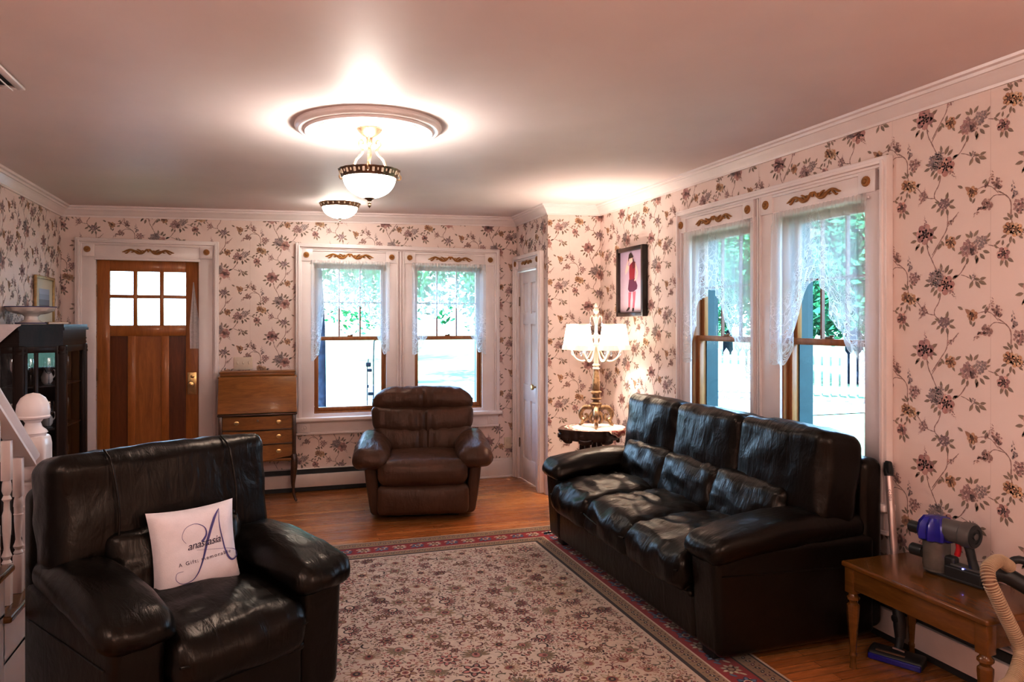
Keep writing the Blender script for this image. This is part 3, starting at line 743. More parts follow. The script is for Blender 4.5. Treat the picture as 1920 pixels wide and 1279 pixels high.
# ------------------------------------------------------------------ rug
def make_rug():
    x0,x1,y0,y1=-.42,2.075,1.15,5.055; P=Pat(11); r=P.r
    FIELD=(.60,.485,.40); TAN=(.34,.225,.14); RED=(.30,.014,.02); DK=(.045,.022,.02); RST=(.30,.10,.085); OLV=(.20,.165,.115); ROSE=(.44,.20,.17); CR=(.60,.48,.38); NAVY=(.03,.035,.11); MAR=(.13,.03,.028)
    mb=MB()
    mb.box(x0,x1,y0,y1,.0008,.008,0,0,1,(.55,.45,.36))
    def rect(a,b,c,d,z,col): mb.quad((a,c,z),(b,c,z),(b,d,z),(a,d,z),0,col)
    B=[(.012,(.62,.5,.4),0),(.022,DK,1),(.105,TAN,2),(.115,DK,3),(.245,RED,4),(.255,CR,5),(.325,TAN,6),(.345,DK,7),(9,FIELD,8)]
    off=0
    for wd,col,k in B:
        rect(x0+off,x1-off,y0+off,y1-off,.0083+.00012*k,col); off=wd
    zf=.0096
    fl=lambda pts,col,ly:mb.add([(x,y,zf+ly*.00022) for x,y in pts],[list(range(len(pts)))],0,col,False)
    def flower(x,y,R,cols,n=8,ang=0,ly=1):
        pts=[]
        for i in range(n*4):
            a=2*pi*i/(n*4)+ang; q=R*(.78+.22*cos(a*n-ang*n)); pts.append((x+q*cos(a),y+q*sin(a)))
        fl(pts,cols[0],ly)
        for i in range(n):
            a=2*pi*i/n+ang; fl(ell(x+cos(a)*R*.62,y+sin(a)*R*.62,R*.24,R*.15,a,6),jc(cols[1],.2,r),ly+1)
        fl(ell(x,y,R*.42,R*.42,ang,9),cols[2],ly+1); fl(ell(x,y,R*.28,R*.28,ang,8),cols[3],ly+2); fl(ell(x,y,R*.12,R*.12,ang,6),cols[0],ly+3)
    def palm(x,y,R,ang,cols,ly=1):
        for i in range(9):
            a=ang+(i-4)*.42; fl(ell(x+cos(a)*R*.62,y+sin(a)*R*.62,R*.40,R*.15,a,7),cols[0],ly); fl(ell(x+cos(a)*R*.64,y+sin(a)*R*.64,R*.27,R*.08,a,6),jc(cols[1],.2,r),ly+1)
        fl(ell(x,y,R*.5,R*.42,ang,9),cols[0],ly+1); fl(ell(x,y,R*.38,R*.30,ang,8),cols[2],ly+2); fl(ell(x+cos(ang)*R*.1,y+sin(ang)*R*.1,R*.18,R*.13,ang,7),cols[3],ly+3)
    def curl(x,y,R,ang,col,w=.0035):
        pts=[]
        for i in range(10):
            t=i/9; a=ang+t*3.6; q=R*(1-.65*t); pts.append((x+q*cos(a),y+q*sin(a)))
        for i in range(9):
            d=Vector((pts[i+1][0]-pts[i][0],pts[i+1][1]-pts[i][1])); n=Vector((-d.y,d.x)).normalized()*w*(1.5-.12*i)
            fl([(pts[i][0]+n.x,pts[i][1]+n.y),(pts[i][0]-n.x,pts[i][1]-n.y),(pts[i+1][0]-n.x,pts[i+1][1]-n.y),(pts[i+1][0]+n.x,pts[i+1][1]+n.y)],col,1)
    # field
    fx0,fx1,fy0,fy1=x0+.36,x1-.36,2.15,y1-.36
    occ=[]
    def free(x,y,R):
        for (a,b,c) in occ:
            if (a-x)**2+(b-y)**2<(R+c)**2*.80: return False
        return True
    def place(n,R0,R1,fn):
        for _ in range(n):
            R=r.uniform(R0,R1); x=r.uniform(fx0+R,fx1-R); y=r.uniform(fy0+R,fy1-R)
            if free(x,y,R): occ.append((x,y,R)); fn(x,y,R)
    pal=[(DK,RST,TAN,MAR),(MAR,TAN,CR,RST),(RST,CR,TAN,DK),(OLV,TAN,ROSE,MAR),(DK,ROSE,CR,RST),(TAN,CR,RST,DK)]
    place(700,.048,.066,lambda x,y,R:(palm if r.random()<.5 else flower)(x,y,R,*( (r.uniform(0,6),r.choice(pal)) if False else ()),**({}) ) if False else (palm(x,y,R,r.uniform(0,6),r.choice(pal)) if r.random()<.5 else flower(x,y,R,r.choice(pal),r.choice((6,8,8)),r.uniform(0,3))))
    place(1800,.026,.036,lambda x,y,R:flower(x,y,R,r.choice(pal),6,r.uniform(0,3)) if r.random()<.5 else curl(x,y,R,r.uniform(0,6),jc(r.choice((RST,OLV,MAR,DK)),.2,r)))
    occ2=[]; cell={}
    for (a,b,c) in occ:
        for i in range(int((a-c)/.08)-1,int((a+c)/.08)+2):
            for k in range(int((b-c)/.08)-1,int((b+c)/.08)+2): cell.setdefault((i,k),[]).append((a,b,c))
    def free2(x,y,R):
        for (a,b,c) in cell.get((int(x/.08),int(y/.08)),()):
            if (a-x)**2+(b-y)**2<(R+c)**2*.72: return False
        return True
    for _ in range(62000):
        R=r.uniform(.0048,.0125); x=r.uniform(fx0+R,fx1-R); y=r.uniform(fy0+R,fy1-R)
        if not free2(x,y,R): continue
        cell.setdefault((int(x/.08),int(y/.08)),[]).append((x,y,R))
        q=r.random(); c=jc(r.choice((DK,MAR,RST,OLV,OLV,RST,MAR,TAN)),.25,r)
        if q<.35:
            fl(ell(x,y,R,R*.85,0,7),c,1); fl(ell(x,y,R*.5,R*.45,0,6),jc(r.choice((CR,ROSE,TAN)),.15,r),2)
        elif q<.75: fl(ell(x,y,R*1.15,R*.5,r.uniform(0,pi),6),c,1)
        else:
            a=r.uniform(0,6)
            for k in range(3): fl(ell(x+cos(a+k*2.1)*R*.55,y+sin(a+k*2.1)*R*.55,R*.5,R*.32,a+k*2.1,5),c,1)
    # borders
    def along(o0,o1,step,fn):
        m=(o0+o1)/2
        for s in (0,1):
            L=y1-m-max(y0+m,2.1); n=int(L/step); x=(x0+m) if s==0 else (x1-m)
            for i in range(n+1): fn(x,max(y0+m,2.1)+L*i/n,pi/2,i)
        L=x1-x0-2*m; n=int(L/step)
        for i in range(n+1): fn(x0+m+L*i/n,y1-m,0,i)
    along(.115,.245,.118,lambda x,y,a,i:flower(x,y,.050,(TAN,CR,MAR,TAN) if i%2 else (NAVY,(.16,.2,.3),CR,RED),8 if i%2 else 6,.2))
    along(.115,.245,.059,lambda x,y,a,i:[fl(ell(x+dx*.8,y+dy*.8,.02,.008,a+.6,6),c,1) for dx,dy,c in ((.03*sin(a)+.028*cos(a),.03*cos(a)+.028*sin(a),CR),(-.03*sin(a)+.028*cos(a),-.03*cos(a)+.028*sin(a),(.12,.15,.25)))])
    for o0,o1 in ((.022,.105),(.255,.325)):
        along(o0,o1,.034,lambda x,y,a,i:(fl(ell(x,y,.015,.009,a+.7*(1 if i%2 else -1),7),DK if i%3 else MAR,1),fl(ell(x,y,.007,.004,a,5),CR,2)))
        along(o0,o1,.017,lambda x,y,a,i:fl(ell(x+(.022 if i%2 else -.022)*sin(a),y+(.022 if i%2 else -.022)*cos(a),.007,.004,a+i,5),MAR if i%2 else OLV,1))
    o=mb.build('area_rug',M_['rug'],None,0,False)
    return tag(o,'large cream and red Persian style rug with flowered field on the floor','rug')
make_rug()

# ------------------------------------------------------------------ leather seating
def wr(amp,fr,seed,ridge=True):
    off=Vector((seed*3.7,seed*1.9,seed*2.3))
    def g(P):
        q=P*fr+off; n=noise.noise(q)
        a=(1-2*abs(n)) if ridge else n
        return amp*(a+.5*noise.noise(q*2.3))
    return g
def leather_pad(mb,c,size,r,puff=(.0,.0,.04),w=.006,fr=7,seed=1,n=12,M=None,extra=None,m=0,stretch=(1,1,1)):
    g=wr(w,fr,seed)
    def f(P,q):
        x,y,z=q; P=Vector(P)
        k=lambda a,b:(1-a*a)*(1-b*b)
        P.z+=(1 if z>0 else -1)*puff[2]*k(x,y)*abs(z)
        P.y+=(1 if y>0 else -1)*puff[1]*k(x,z)*abs(y)
        P.x+=(1 if x>0 else -1)*puff[0]*k(y,z)*abs(x)
        S=Vector((P.x*stretch[0],P.y*stretch[1],P.z*stretch[2]))
        nn=Vector((x*abs(x),y*abs(y),z*abs(z))); nn=nn.normalized() if nn.length>1e-6 else Vector((0,0,1))
        P+=nn*g(S)
        if extra: P=extra(P,q)
        return P
    mb.rbox(c,size,r,4,n,f,m=m,M=M)
def leather_sofa(root,n,inner,arm,mat,depth=1.0,seed=1,backw=None,backz=.97,lean=.17,shift=0):
    hw=inner/2; ow=hw+arm; d0=-depth/2
    bl=M_[mat]
    # base front and carcass
    b=MB(); b.box(-hw-.02,hw+.02,d0+.055,depth/2-.12,.05,.262,.025,k=3); b.rbox((0,d0+.06,.258),(inner+.03,.05,.032),.015,3); b.build('base',bl,root)
    for s in (-1,1):
        p=MB()
        def taper(P,q,s=s):
            P=Vector(P); t=(q[2]+1)/2
            P.y+= (.03*(1-t)) if q[1]<0 else 0
            return P
        p.rbox((s*(hw+arm/2),-.02,.275),(arm-.015,depth-.10,.48),.04,4,(2,4,4),taper)
        e=p.build('arm_panel',bl,root)
        sm=MB(); xo=s*(ow-.008)
        sm.tube([(xo+s*.002,d0+.07,.40),(xo+s*.002,0,.385),(xo+s*.002,depth/2-.12,.37)],.0035,6); sm.build('seam',bl,e)
        a=MB()
        def armf(P,q,s=s):
            P=Vector(P); t=(q[1]+1)/2     # 0 front .. 1 back
            P.x=P.x*(1.0-.22*t*t)-s*.02*t; P.z+=.030*sin(t*pi)*.5-.045*(1-t)**3
            P.x+=s*.012*(1-t)*q[2]
            return P
        leather_pad(a,(s*(hw+arm/2+.004),-.045,.540),(arm+.05,depth*.86,.115),.052,(.01,.025,.026),.005,8,seed+s,(9,18,5),extra=armf,stretch=(1.6,.8,1))
        a.build('arm_cushion',bl,root)
    # rear frame
    k=MB(); k.rbox((0,depth/2-.08,.46),(2*ow-.03,.13,.80),.045,3,(6,1,4)); k.build('back_frame',bl,root)
    w=inner/n; bw=(backw or (inner+.26))/n
    for i in range(n):
        x=-hw+w*(i+.5); sd=seed*10+i
        c=MB()
        def seatf(P,q,i=i):
            P=Vector(P)
            P.z-=.035*max(0,-q[1])**4; P.z+=.018*(q[1]+1)/2
            if q[2]>0: P.z-=.012*(1-q[0]**2)*max(0,q[1]+.2)
            return P
        leather_pad(c,(x,d0+.385,.375),(w+.004,.80,.17),.06,(0,.015,.035),.014 if n>1 else .009,7.0,sd,(20,28,5),extra=seatf,stretch=(.75,1.7,1))
        sc=c.build('seat_cushion',bl,root)
        p=MB(); p.tube([(x+w*.5*t*.97,d0-.032+.012*t*t+.006,.365-.01*(1-t*t)) for t in [j/10-1 for j in range(21)]],.005,6); p.build('piping',bl,sc)
        fl=MB(); leather_pad(fl,(x,d0+.055,.305),(w-.01,.07,.085),.03,(0,.012,0),.006,9,sd+3,(12,2,4),stretch=(2,1,.6)); fl.build('front_flap',bl,sc)
        l=MB(); xl=x
        leather_pad(l,(0,0,0),(w+.03,.22,.29),.055,(0,.022,.01),.009,8,sd+5,(14,4,10),M=T((xl,.120,.545))@RX(-.30),stretch=(1.1,1,1.6)); l.build('lumbar_cushion',bl,root)
        u=MB(); xu=-bw*n/2+bw*(i+.5)+shift
        def backf(P,q):
            P=Vector(P); 
            P.y-=.03*(q[2]>0)*q[2]**2*(1 if q[1]<0 else .3); return P
        leather_pad(u,(0,0,0),(bw+.006,.235,.43),.062,(0,.032,.010),.008,6.5,sd+7,(16,5,16),M=T((xu,.235,.770))@RX(-lean),extra=backf,stretch=(1.6,1,.7))
        ub=u.build('back_cushion',bl,root)
    return root
def seams_back(root,xs,mat):
    ub=[c for c in root.children if c.name.startswith('back_cushion')]
    return ub
sofa=thing('leather_sofa','three seat black leather sofa under the right wall windows','sofa',(2.275,3.727,0.010),-pi/2)
leather_sofa(sofa,3,1.60,.225,'blackleather',depth=.985,seed=1,backw=1.94,shift=.035)
for s in (-1,1):
    for y in (-.36,.38):
        f=MB(); f.rbox((s*.88,y,.026),(.09,.09,.05),.008,2); f.build('foot',M_['blacktrim'],sofa)
arm=thing('leather_armchair','black leather armchair in the foreground holding a white pillow','armchair',(-.315,3.145,0.010),radians(31))
leather_sofa(arm,1,.50,.20,'blackleather',depth=.92,seed=4,backw=.86)
for s in (-1,1):
    for y in (-.36,.34):
        f=MB(); f.rbox((s*.36,y,.026),(.09,.09,.05),.008,2); f.build('foot',M_['blacktrim'],arm)
def stitched(root,xs,zc,yb,lean,half,mat):
    ub=[c for c in root.children if c.name.startswith('back_cushion')]
    return ub
# stitched seams on the armchair back
ab=[c for c in arm.children if c.name.startswith('back_cushion')][0]
for sx in (-.235,.235):
    s=MB(); pts=[]
    for i in range(14):
        z=-.19+.41*i/13; pts.append((sx+.012*sin(i*.3),-.147-.022*sin(pi*i/13)-.028*max(0,(z/.22))**2*(1 if z>0 else 0)+ (.06*((z-.15)/.07)**2 if z>.15 else 0)+(.03*((-.14-z)/.05)**2 if z<-.14 else 0),z))
    s.tube(pts,.004,6,M=T((0,.235,.775))@RX(-.17)); s.build('seam',M_['blackleather'],ab)
# lived-in recliner
def recliner():
    t=thing('recliner','brown leather recliner in front of the back wall windows','recliner',(1.185,5.88,0),radians(-11)); t.scale=(.93,.93,.95); L=M_['brownleather']
    for s in (-1,1):
        p=MB()
        def side(P,q,s=s):
            P=Vector(P); k=(q[2]+1)/2; P.x+=s*(-.055*(1-k)**1.5); P.y+=(.03*(1-k) if q[1]<0 else -.05*(1-k)); return P
        p.rbox((s*.435,.02,.265),(.10,.80,.46),.035,3,(1,4,6),side); p.build('side_panel',L,t)
        a=MB()
        def armf(P,q,s=s):
            P=Vector(P); k=(q[1]+1)/2
            P.z+=.012*q[0]*s+ .03*k -.035*(1-k)**2; P.z-= .030*max(0,q[0]*s)**3
            P.x*=(1-.08*k); return P
        leather_pad(a,(s*.430,-.06,.525),(.285,.74,.155),.075,(.015,.03,.03),.006,9,20+s,(9,14,6),extra=armf,stretch=(1,1.5,1)); a.build('arm_cushion',L,t)
    s=MB()
    leather_pad(s,(0,-.10,.385),(.735,.72,.20),.075,(0,.025,.03),.006,7,31,(16,14,6),stretch=(1.6,1,.5)); sc=s.build('seat_cushion',L,t)
    f=MB(); leather_pad(f,(0,-.385,.170),(.74,.12,.235),.045,(0,.03,0),.005,6,33,(16,3,8),stretch=(1.6,1,.45)); f.build('footrest',L,t)
    b=MB(); b.box(-.36,.36,-.30,.36,.035,.30,.02); b.build('base',M_['blacktrim'],t)
    g=MB(); g.box(-.30,.30,-.26,.32,.0,.04,.006); g.build('floor_ring',M_['blacktrim'],t)
    def bulge(nm,zc,h,w0,w1,y,dp,seed,sag):
        k=MB()
        def bf(P,q):
            P=Vector(P); tz=(q[2]+1)/2; P.x*=(w0+(w1-w0)*tz)/w1
            P.z+=-sag*(1-q[0]**2)*(1 if q[2]<0 else .6)
            P.y-=.02*(1-q[0]**2)+ .0
            P.z+= -.05*max(0,abs(q[0])-.55)**2/.2*(1 if nm=='head_pillow' and q[2]>0 else 0)
            cr=math.exp(-((P.x-.02)/.09)**2); P.y+=.022*cr*(.5+.5*sin(P.x*95+zc*9))*(1 if q[1]<0 else 0)*(1-q[2]**4)
            return P
        leather_pad(k,(0,0,0),(2*w1,dp,h),.07,(.0,.035,.012),.008,7,seed,(40,4,10),M=T((0,y,zc))@RX(-.20),extra=bf,stretch=(1.5,1,.8)); return k.build(nm,L,t)
    bulge('lumbar_pillow',.575,.25,.41,.44,.215,.20,41,.035)
    bulge('mid_pillow',.745,.225,.44,.46,.262,.23,43,.05)
    bulge('head_pillow',.905,.195,.46,.435,.315,.235,45,.0)
    k=MB(); k.rbox((0,0,0),(.74,.16,.66),.07,3,(4,1,6),lambda P,q:Vector((P.x*(1-.07*max(0,q[2])**2),P.y,P.z)),M=T((0,.40,.68))@RX(-.20)); k.build('back_shell',L,t)
    return t
recliner()

# ------------------------------------------------------------------ pillow with printed name
def text_mesh(body,size,shear=0,space=1.0,font=None):
    cu=bpy.data.curves.new('lettering','FONT'); cu.body=body; cu.size=size; cu.shear=shear; cu.space_character=space; cu.align_x='CENTER'; cu.resolution_u=3
    o=bpy.data.objects.new('lettering',cu); C.objects.link(o); bpy.context.view_layer.update()
    dg=bpy.context.evaluated_depsgraph_get(); me=bpy.data.meshes.new_from_object(o.evaluated_get(dg))
    vs=[v.co.copy() for v in me.vertices]; fs=[list(p.vertices) for p in me.polygons]
    bpy.data.objects.remove(o); bpy.data.curves.remove(cu); bpy.data.meshes.remove(me); return vs,fs
def strokes(pts,ws,n=5):
    P=smooth_path([(a,b,0) for a,b in pts],n); W=interp(ws,len(P)); vs=[];fs=[]
    for i,p in enumerate(P):
        d=P[min(i+1,len(P)-1)]-P[max(i-1,0)]; nn=Vector((-d.y,d.x,0)).normalized()*W[i]/2; vs+= [p+nn,p-nn]
    for i in range(len(P)-1): fs.append([2*i,2*i+1,2*i+3,2*i+2])
    return vs,fs
def pillow():
    h=.166; N=26
    def surf(u,v):
        q=max(0,(1-u**4))*max(0,(1-v**4)); e=1-.07*(1-abs(v))*abs(u)**2
        ex=1-.075*(1-v*v)*abs(u); ey=1-.075*(1-u*u)*abs(v)
        b=.062*q**.55+ .004*noise.noise(Vector((u*2.2,v*2.2,1)))*q+.003*noise.noise(Vector((u*6,v*6,4)))*q
        return Vector((u*h*ex,v*h*ey,b))
    M=T((-.262,3.085,.468))@RZ(radians(22))@RX(radians(76))@RZ(radians(1.5))@T((0,h*.96,0))
    t=thing('throw_pillow','square white throw pillow printed with a violet letter A leaning in the black armchair','pillow',M=M)
    mb=MB(); vs=[];fs=[]
    for side in (1,-1):
        b=len(vs)
        for i in range(N+1):
            for j in range(N+1):
                p=surf(-1+2*i/N,-1+2*j/N); vs.append((p.x,p.y,p.z*side))
        for i in range(N):
            for j in range(N):
                a=b+i*(N+1)+j; q=[a,a+N+1,a+N+2,a+1]; fs.append(q if side>0 else q[::-1])
    mb.add(vs,fs); c=mb.build('pillow_cover',M_['cloth'],t,60)
    def onto(vs,fs,nm,mat,ox,oy,rot,lift):
        k=MB(); cc,ss=cos(rot)*1.04,sin(rot)*1.04; o=[]
        for v in vs:
            x=ox+v.x*cc-v.y*ss; y=oy+v.x*ss+v.y*cc; p=surf(x/h,y/h); o.append((x,y,p.z+lift))
        k.add(o,fs,smooth=False); k.build(nm,mat,c,0,False)
    a=[strokes([(.075,.118),(.052,.085),(.022,.01),(.0,-.06),(-.03,-.118),(-.07,-.132),(-.095,-.115),(-.092,-.092),(-.07,-.088)],[.001,.009,.0095,.006,.003,.0018,.0015,.0014,.001]),
       strokes([(.075,.118),(.068,.07),(.075,.01),(.088,-.05),(.108,-.078),(.130,-.068),(.126,-.045),(.100,-.036),(.06,-.030),(-.02,-.022)],[.001,.003,.0045,.006,.0075,.0045,.002,.0013,.001,.0007]),
       strokes([(.0,.005),(.018,.03),(.012,.058),(-.02,.074),(-.055,.062),(-.068,.03),(-.055,.008)],[.009,.0065,.003,.0018,.0014,.0012,.001])]
    for vs,fs in a: onto(vs,fs,'printed_letter',M_['inkblue'],.010,.016,radians(-2),.0016)
    vs,fs=text_mesh('anastasia',.038,.38,.92); onto(vs,fs,'printed_name',M_['inkdark'],.018,.004,radians(4),.0024)
    vs,fs=text_mesh('A Gift; memorable',.0185,0,1.35); onto(vs,fs,'printed_line',M_['inkdark'],.018,-.048,radians(4),.0022)
pillow()

# ------------------------------------------------------------------ secretary desk
def desk():
    t=thing('secretary_desk','slant front wooden secretary desk with three drawers and curved legs','desk',(-.095,6.50,0)); D=M_['desk']; K=M_['deskdark']
    hw=.305; yb=.255
    c=MB()
    c.prism([(-.075,.755),(yb,.755),(yb,1.045),(.06,1.045)],-hw,-hw+.018,M=frame((0,0,0),(0,1,0),(0,0,1),(1,0,0))); c.prism([(-.075,.755),(yb,.755),(yb,1.045),(.06,1.045)],hw-.018,hw,M=frame((0,0,0),(0,1,0),(0,0,1),(1,0,0)))
    c.box(-hw,hw,yb-.012,yb,.36,1.045); c.box(-hw+.01,hw-.01,-.06,yb,.35,.372,.004); c.box(-hw,-hw+.02,-.06,yb,.36,.76,.003); c.box(hw-.02,hw,-.06,yb,.36,.76,.003); c.build('carcass',D,t)
    f=MB(); ang=atan2(.135,.29); L=sqrt(.135**2+.29**2); f.box(-hw-.006,hw+.006,0,L,0,.016,.004,M=frame((0,-.082,.757),(1,0,0),(0,.135/L,.29/L),(0,-.29/L,.135/L))); tag(f.build('slant_lid',D,t),None)
    g=MB(); g.box(-hw-.012,hw+.012,.045,yb+.004,1.045,1.058,.004); g.box(-hw+.004,hw-.004,.065,yb,1.058,1.09,.006); g.box(-hw,hw,.06,yb+.002,1.088,1.098,.003); g.build('top_gallery',D,t)
    e=MB(); e.box(-hw-.008,hw+.008,-.10,-.04,.742,.757,.004); e.build('writing_ledge',K,t)
    def serp(x,d0): return d0-.022*cos(x/hw*pi*1.0)-.012
    for i,(z0,z1) in enumerate(((.625,.733),(.505,.612),(.378,.492))):
        m=MB(); n=18; vs=[];fs=[]
        xs=[-hw+.028+(2*hw-.056)*k/n for k in range(n+1)]
        for x in xs:
            y=serp(x,-.068); b=z0+(-.012*cos(x/hw*pi) if i==2 else 0)
            vs+=[(x,y,b),(x,y,z1),(x,-.03,z1),(x,-.03,b)]
        for k in range(n):
            a=4*k
            for q in ((0,4,5,1),(1,5,6,2),(2,6,7,3),(3,7,4,0)): fs.append([a+j for j in q])
        fs+=[[0,1,2,3],[4*n+3,4*n+2,4*n+1,4*n]]; m.add(vs,fs); dr=m.build('drawer',D,t)
        for s in (-1,1):
            h=MB(); x=s*.165; y=serp(x,-.068); zc=(z0+z1)/2
            h.lathe([(.022,0),(.022,.002),(.012,.004),(0,.004)],16,M=frame((x,y-.001,zc+.004),(1,0,0),(0,0,.75),(0,-1,0)))
            h.tube([(x+.018*cos(a),y-.010-.004*sin(-a),zc+.006+.016*sin(a)) for a in [pi+pi*j/10 for j in range(11)]],.0022,6)
            for q in (-1,1): h.tube([(x+q*.018,y+.002,zc+.006),(x+q*.018,y-.012,zc+.006)],.0035,8)
            h.build('drawer_pull',M_['brass'],dr)
        k=MB(); y=serp(0,-.068); k.lathe([(.010,0),(.010,.002),(0,.003)],12,M=frame((0,y-.0008,(z0+z1)/2+.022),(1,0,0),(0,0,1),(0,-1,0))); k.build('keyhole_plate',M_['bronze'] if i!=1 else M_['deskdark'],dr)
        r=MB(); r.box(-hw+.02,hw-.02,-.072,-.03,z1+.001,z1+.012,.002); r.build('drawer_rail',K,t)
    for s in (-1,1):
        st=MB(); st.box(s*hw,s*(hw-.03),-.075,-.03,.36,.745,.006); st.build('corner_post',K,t)
        for y,back in ((-.055,-1),(yb-.035,.25)):
            l=MB(); x=s*(hw-.018)
            pts=smooth_path([(x,y,.40),(x+s*.006,y+back*.012,.34),(x+s*.004,y+back*.014,.26),(x-s*.004,y+back*.004,.16),(x-s*.002,y-back*-.004,.08),(x+s*.012,y+back*.012,.028),(x+s*.022,y+back*.022,.010)],5)
            l.tube(pts,interp([.026,.027,.022,.015,.011,.011,.010],len(pts)),10); l.build('leg',K,t)
    return t
desk()
k=thing('light_switch_plate','ivory three gang light switch plate above the secretary desk','light switch',M=FB@T((-.222,1.155,0)))
m=MB(); m.rbox((0,0,.003),(.155,.112,.006),.003,2); m.build('plate',M_['plasticiv'],k)
for x in (-.046,0,.046):
    m=MB(); m.rbox((x,.004,.010),(.009,.022,.016),.003,2,M=RX(-.25)); m.build('toggle',M_['plasticiv'],k)
k=thing('wall_outlet_plate','ivory wall outlet plate low beside the closet door','outlet',M=FB@T((2.215,.335,0)))
m=MB(); m.rbox((0,0,.003),(.07,.112,.006),.003,2); m.build('plate',M_['plasticiv'],k)
for y in (-.024,.024):
    m=MB(); m.rbox((0,y,.006),(.03,.028,.004),.0015,2); m.build('socket',M_['plasticiv'],k)

# ------------------------------------------------------------------ bench
def bench():
    x0,x1,y0,y1,zt=2.385,2.79,1.905,2.60,.465
    t=thing('wooden_bench','low polished maple bench table carrying a handheld vacuum','bench',((x0+x1)/2,(y0+y1)/2,0)); B=M_['bench']; hx,hy=(x1-x0)/2,(y1-y0)/2
    m=MB(); m.rbox((0,0,zt-.0125),(2*hx,2*hy,.025),.010,3); m.build('bench_top',B,t)
    m=MB()
    for s in (-1,1): m.box(s*(hx-.035),s*(hx-.018),-hy+.05,hy-.05,zt-.115,zt-.024,.002)
    for s in (-1,1): m.box(-hx+.05,hx-.05,s*(hy-.035),s*(hy-.018),zt-.115,zt-.024,.002)
    m.build('apron',B,t)
    for sx in (-1,1):
        for sy in (-1,1):
            m=MB(); cx,cy=sx*(hx-.036),sy*(hy-.036)
            m.box(cx-.024,cx+.024,cy-.024,cy+.024,zt-.135,zt-.024,.003)
            m.lathe([(.018,zt-.133),(.020,zt-.145),(.027,zt-.152),(.027,zt-.162),(.019,zt-.170),(.018,zt-.178),(.026,zt-.186),(.0265,zt-.20),(.013,.075),(.012,.07),(.0155,.062),(.0155,.052),(.012,.046),(.0125,.02),(.014,0)],16,c=(cx,cy,0),rf=lambda a,z:1+.03*cos(a*8)); m.build('leg',B,t)
bench()
# ------------------------------------------------------------------ lamp table, cloth, candelabra lamp
LT=(2.415,5.30)
def lamp_table():
    t=thing('pedestal_table','dark carved pedestal table behind the far end of the sofa','table',(LT[0],LT[1],0)); K=M_['tabledark']
    def turtle(s,n=64):
        out=[]
        for i in range(n):
            a=2*pi*i/n; r=.245*s*(1+.045*cos(4*a)+.03*cos(8*a)); out.append((r*cos(a)*1.05,r*sin(a)*.95))
        return out
    m=MB(); m.prism(turtle(1.0),.662,.682); m.prism(turtle(.965),.645,.663); m.prism(turtle(1.01),.618,.646); m.prism(turtle(.95),.600,.62); m.build('table_top',K,t)
    for i in range(8):
        a=2*pi*i/8+.2; m=MB(); m.rbox((0,0,0),(.03,.11,.045),.013,2,(1,6,2),lambda P,q:Vector((P.x,P.y,P.z+.014*q[1]**2)),M=T((.222*cos(a),.205*sin(a),.592))@RZ(a)); m.build('carved_apron',K,t)
    m=MB()
    for i in range(4):
        a=pi/4+pi/2*i; m.tube(smooth_path([(.07*cos(a),.07*sin(a),.605),(.075*cos(a),.075*sin(a),.45),(.05*cos(a),.05*sin(a),.30),(.06*cos(a),.06*sin(a),.16)],4),[.022]*13,10)
    m.rbox((0,0,.15),(.15,.15,.05),.015,2); m.build('pedestal',K,t)
    for i in range(4):
        a=pi/4+pi/2*i; m=MB(); P=smooth_path([(.05*cos(a),.05*sin(a),.14),(.14*cos(a),.14*sin(a),.13),(.21*cos(a),.21*sin(a),.06),(.25*cos(a),.25*sin(a),.022)],5); m.tube(P,interp([.03,.028,.024,.02],len(P)),10); m.build('leg',K,t)
lamp_table()
def doily():
    mb=MB(); n=60; cx,cy=LT[0]+.062,LT[1]-.012; top=.6835
    def pt(r,a):
        rr=r*(1+.03*cos(5*a)); x=cx+rr*cos(a)*1.04; y=cy+rr*sin(a)*.96
        dx,dy=(x-LT[0])/1.05,(y-LT[1])/.95; b=atan2(dy,dx); e=.245*(1+.045*cos(4*b)+.03*cos(8*b))+.009; q=sqrt(dx*dx+dy*dy)
        if q<=e: return (x,y,top)
        ov=q-e; k=(e+min(ov,.010))/q
        return (LT[0]+dx*k*1.05+(.004*cos(a*15)*min(1,ov/.03))*cos(a),LT[1]+dy*k*.95+(.004*cos(a*15)*min(1,ov/.03))*sin(a),top-.001-max(0,ov-.004))
    R=[.03,.08,.13,.165,.185,.20,.212,.224,.236,.248,.258]
    CR=(.82,.74,.66); V=[[pt(r*(1+(.03*cos(a*16) if k>=9 else 0)),a) for a in [2*pi*i/n for i in range(n)]] for k,r in enumerate(R)]
    mb.add(V[0],[list(range(n))],0,CR)
    for k in range(len(R)-1):
        for i in range(n):
            j=(i+1)%n; col=CR if k<5 else [(.60,.34,.28),(.46,.15,.13),(.38,.10,.09),(.30,.09,.07),(.66,.46,.38)][k-5] if (i//2+k)%3 else (.62,.42,.34)
            mb.add([V[k][i],V[k][j],V[k+1][j],V[k+1][i]],[[0,3,2,1]],0,col)
    o=mb.build('table_doily',m_attr('doily_cloth',.85,.1,30,.15),None,0,False)
    tag(o,'scalloped cream cloth with red rose trim draped over the lamp table','cloth')
doily()
